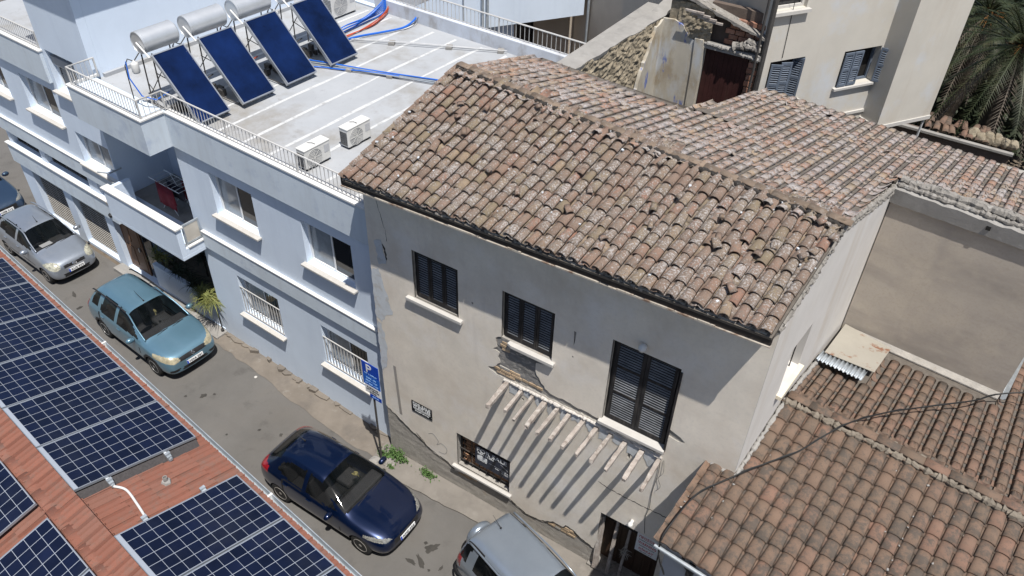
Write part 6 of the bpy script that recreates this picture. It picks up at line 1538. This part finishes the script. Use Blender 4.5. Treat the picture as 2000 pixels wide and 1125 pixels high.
# warning sign on the front door
t = board('warning_sign', 'white three language warning sign with red and black letters hung in the dark front doorway', 'sign', Matrix.Translation((-2.51, 9.86, 1.68)), .52, .68, sign_white)
text_part('ΠΡΟΣΟΧΗ', .42, .085, Matrix.Translation((0, 0, .20)), ink_red, t); text_part('WARNING', .42, .085, Matrix.Translation((0, 0, .0)), ink_red, t); text_part('DİKKAT', .34, .085, Matrix.Translation((0, 0, -.2)), ink_red, t)
for z, w_ in ((.10, .4), (-.10, .36), (-.29, .3)): text_part('ΕΠΙΚΙΝΔΥΝΗ ΟΙΚΟΔΟΜΗ' if z > 0 else ('DANGEROUS BUILDING' if z > -.2 else 'TEHLİKELİ BİNA'), w_, .028, Matrix.Translation((0, 0, z)), ink_black, t)

# ================================================================== PROPS AT THE DOOR
for i, (x0, x1, y0, y1, z1, w_, lab) in enumerate([(-3.55, -3.62, 9.72, 9.92, 1.72, .13, 'thick pale timber post leaning at the left jamb of the front doorway'), (-3.25, -3.28, 9.74, 10.0, 1.78, .085, 'middle pale timber post standing in the front doorway'), (-2.98, -2.98, 9.78, 10.02, 1.70, .07, 'thin pale timber post with frayed cloth, right of the others in the doorway')]):
    r = random.Random(i+60); mb = MB(); vs = []; n = 8
    for k in range(n+1):
        t_ = k/n; c = Vector((x0+(x1-x0)*t_, y0+(y1-y0)*t_, .1+z1*t_)); w2 = w_*(1-.25*t_)
        for a, b in ((-.5, -.5), (.5, -.5), (.5, .5), (-.5, .5)): vs.append(c+Vector((a*w2+r.uniform(-.006, .006), b*w2*.8+r.uniform(-.006, .006), 0)))
    fs = [(4*k+j, 4*k+(j+1) % 4, 4*k+4+(j+1) % 4, 4*k+4+j) for k in range(n) for j in range(4)]+[(3, 2, 1, 0), (4*n, 4*n+1, 4*n+2, 4*n+3)]
    o = mb.add(vs, fs).build('timber_post', grey_wood, bevel=.006); tag(o, lab, 'post', 'timber posts in the doorway')
mb = MB(); blades(mb, (-2.97, 9.74, 1.2), 26, .22, 3, wdt=.02, droop=1.2); o = mb.build('frayed_cloth', rust_sheet); tag(o, 'scrap of frayed pale cloth tied round the thin doorway post', 'cloth')

# ================================================================== OVERHEAD CABLE
pts = spline([(-1.62, 7.93, 4.1), (-1.80, 7.95, 4.55), (-1.82, 8.1, 4.95), (-1.66, 8.95, 5.17), (-1.22, 9.64, 5.31), (-.83, 10.15, 5.42), (-.45, 10.62, 5.52), (-.17, 11.12, 5.63), (.07, 11.52, 5.71), (.34, 11.93, 5.69), (.71, 12.46, 5.60), (1.19, 13.03, 5.50), (2.0, 13.9, 5.40), (2.84, 14.8, 5.35), (6, 15.5, 6.6)], 6)
mb = MB(); mb.tube(pts, .014, 6); mb.tube([p+Vector((.012*math.sin(i*.9), 0, .016+.006*math.cos(i*.7))) for i, p in enumerate(pts)], .008, 5)
o = mb.build('overhead_cable', cable_mat); tag(o, 'twisted black overhead cable sagging across the brown tiled roof', 'cable')
mb = MB(); mb.tube([(6, 15.5, 7.2), (6, 15.5, 0)], .1, 8); o = mb.build('cable_pole', grey_wood); tag(o, 'timber pole outside the right edge that carries the overhead cable', 'pole')

# ================================================================== WEEDS AND STONES
def weed(x, y, z, n, L, seed, label):
    r = random.Random(seed); mb = MB()
    for i in range(n):
        c = Vector((x+r.gauss(0, L*.55), y-abs(r.gauss(0, L*.35)), z+abs(r.gauss(0, L*.5)))); s = r.uniform(.012, .03); M = Matrix.Translation(c) @ Matrix.Rotation(r.uniform(0, 6.3), 4, 'Z') @ Matrix.Rotation(r.uniform(-1, 1), 4, 'X')
        mb.add([M @ Vector(p) for p in ((0, -s*1.6, 0), (s*.7, 0, s*.2), (0, s*1.6, 0), (-s*.7, 0, s*.2))], [(0, 1, 2, 3)])
    o = thing('weed', label, 'weed', (x, y, z), FH, 'weeds along the wall foot'); k = mb.build('leaves', weed_green, o); k['kind'] = 'stuff'
    q = MB()
    for i in range(6): q.tube([(x, y, z), (x+r.gauss(0, L*.4), y-abs(r.gauss(0, L*.25)), z+L*.6)], .004, 3)
    q.build('stem', leaf_green, o)
weed(-9.35, 9.72, .03, 420, .30, 3, 'large green weed clump at the left foot of the derelict house')
weed(-9.66, 9.55, .03, 110, .16, 8, 'weeds round the foot of the parking sign post')
weed(-9.30, 9.32, .04, 70, .10, 10, 'tiny weed tuft out on the cement pavement near the corner')
weed(-8.35, 9.70, .03, 200, .20, 4, 'smaller weed clump further right along the wall foot of the derelict house')
for i, (x, y, z, s_, m, lab) in enumerate([(-9.75, 9.22, .03, .14, concrete, 'pale rounded stone at the pavement corner by the sign post'), (-9.42, 9.38, .03, .16, mortar, 'broken lump of whitish mortar beside the corner weeds'), (-14.55, 9.62, .0, .045, sill_mat, 'small white rubble piece lying under the white wall')]):
    bm = bmesh.new(); bmesh.ops.create_icosphere(bm, subdivisions=3, radius=s_)
    for v in bm.verts: v.co *= 1+.35*noise.noise(v.co*9+Vector((i*5, 0, 0))); v.co.z *= .55
    me = bpy.data.meshes.new('stone'); bm.to_mesh(me); bm.free(); me.materials.append(m); o = link('stone', me); o.location = (x, y, z); tag(o, lab, 'stone')
mb = MB(); mb.xbox(Matrix.Translation((-12.55, 9.93, .08)) @ Matrix.Rotation(.5, 4, 'Z'), .2, .08, .1); 
# ================================================================== PALM AND THE YARD BEHIND
def frond(mb, base, az, el, L, drop, seed, wd=.42, nl=34):
    r = random.Random(seed); d = Vector((math.cos(az), math.sin(az), 0)); side = Vector((-d.y, d.x, 0)); P = []
    for i in range(13):
        t = i/12; P.append(Vector(base)+d*(L*math.cos(el)*t*(1-.15*t))+Vector((0, 0, L*math.sin(el)*t-drop*L*t*t)))
    mb.tube(P, [.035*(1-.8*i/12) for i in range(13)], 4)
    for k in range(nl):
        t = .1+.9*k/nl; i = min(11, int(t*12)); p = P[i].lerp(P[i+1], t*12-i); tg = (P[i+1]-P[i]).normalized(); up = side.cross(tg)
        l = wd*math.sin(math.pi*min(1, .15+.85*t)**.8)*r.uniform(.75, 1.1)+.06
        for sg in (1, -1):
            e = p+tg*l*.7+side*sg*l*.72-up*0+Vector((0, 0, r.uniform(-.22, .10)*l)); q = tg*.016+side*.0
            mb.add([p-q, p+q, e+Vector((0, 0, 0))], [(0, 1, 2)]); 
def palm(x, y, z0, h, label, seed, n=46, L=2.5):
    t = thing('palm_tree', label, 'palm tree', (x, y, z0)); r = random.Random(seed)
    mb = MB(); P = [(x+.05*math.sin(k), y, z0+h*k/14) for k in range(15)]; mb.tube(P, [.26*(1+.12*(k % 2)) for k in range(15)], 12); mb.build('trunk', palm_bark, t)
    for k in range(n):
        el = R(75)-R(125)*(k/n)**.9; az = k*2.399+r.uniform(-.2, .2)
        mb = MB(); dry = k > n*.80
        frond(mb, (x, y, z0+h+.1-.2*k/n), az, el, L*r.uniform(.85, 1.1), .30+.25*r.random(), seed*100+k)
        mb.build('frond', palm_dry if dry else palm_green, t)
    mb = MB(); blades(mb, (x, y, z0+h-.1), 60, .9, seed, wdt=.03, droop=1.2); mb.build('flower_stalks', mat('palm_orange', (.30, .13, .035), .7, .2, 6), t)
palm(.45, 28.1, 0, 7.4, 'date palm with drooping fronds at the top right, behind the cream bay', 3, 62, 3.1)
palm(-.9, 33.0, 0, 6.6, 'shaded date palm further back beside the cream bay', 5, 50, 3.0)
palm(2.6, 29.5, 0, 8.6, 'date palm beyond the right edge of the photo', 7, 50, 3.0)
YW = thing('yard_wall', 'dark low yard wall topped with a row of clay tiles behind the house', 'wall', (.2, 27, 0))
MB().box(-2.2, 1.35, 25.9, 26.2, 0, 4.95).build('wall', dark_wall_mat, YW); MB().box(1.35, 4.5, 24.6, 24.9, 0, 4.6).build('wall', dark_wall_mat, YW)
MB().box(-2.2, 1.4, 25.8, 25.95, 4.96, 5.03).build('wall_cap', concrete, YW)
ytm = tile_mesh('coping_tile', new_tile, L=.42, r0=.11, r1=.09)
r = random.Random(4)
for k in range(4, 12):
    for j in range(2):
        o = link('coping_tile', ytm, YW); o.matrix_local = Matrix.Translation(-root_org(YW)) @ basis(Vector((-2.0+.235*k+r.uniform(-.03, .03), 26.0+.32*j, 5.06+.08*j)), Vector((1, 0, 0)), Vector((r.uniform(-.3, .3), 1, .25)))
for k in range(12):
    bm = bmesh.new(); s_ = r.uniform(.10, .22); bmesh.ops.create_icosphere(bm, subdivisions=2, radius=s_)
    for v in bm.verts: v.co *= 1+.4*noise.noise(v.co*5+Vector((k*3, 0, 0)))
    me = bpy.data.meshes.new('stone'); bm.to_mesh(me); bm.free(); me.materials.append(adobe); o = link('stone', me, YW)
    p = Vector((.2+.22*k, 26.25+r.uniform(-.1, .1), 5.12)) if k < 6 else Vector((1.45+.2*(k-6), 24.75, 4.72)); o.location = p-root_org(YW)
# a dense dark belt of trees beyond the yard, nobody could count the crowns
mb = MB(); r = random.Random(6)
vs = []; nx, nz_ = 40, 12
for j in range(nz_+1):
    for i in range(nx+1):
        x = -8+26*i/nx; z = 8.2*j/nz_; vs.append((x+r.uniform(-.2, .2), 38.5+1.2*noise.noise(Vector((x*.6, z*.6, 1)))+.12*z, z+(.9*noise.noise(Vector((x*.4, 3, 2))) if j == nz_ else 0)))
mb.add(vs, [(j*(nx+1)+i, j*(nx+1)+i+1, (j+1)*(nx+1)+i+1, (j+1)*(nx+1)+i) for j in range(nz_) for i in range(nx)])
for k in range(16000):
    c = Vector((r.uniform(-7, 16), r.uniform(35.5, 41), 0)); c.z = r.uniform(.3, 7.0+1.8*noise.noise(Vector((c.x*.35, c.y*.3, 2)))); s_ = r.uniform(.10, .26)
    M = Matrix.Translation(c) @ Matrix.Rotation(r.uniform(0, 6.3), 4, 'Z') @ Matrix.Rotation(r.uniform(-1.2, 1.2), 4, 'X')
    mb.add([M @ Vector(p) for p in ((0, -s_, 0), (s_*.5, 0, 0), (0, s_, 0), (-s_*.5, 0, 0))], [(0, 1, 2, 3)])
o = mb.build('tree_belt', leaf_dark); o['kind'] = 'stuff'
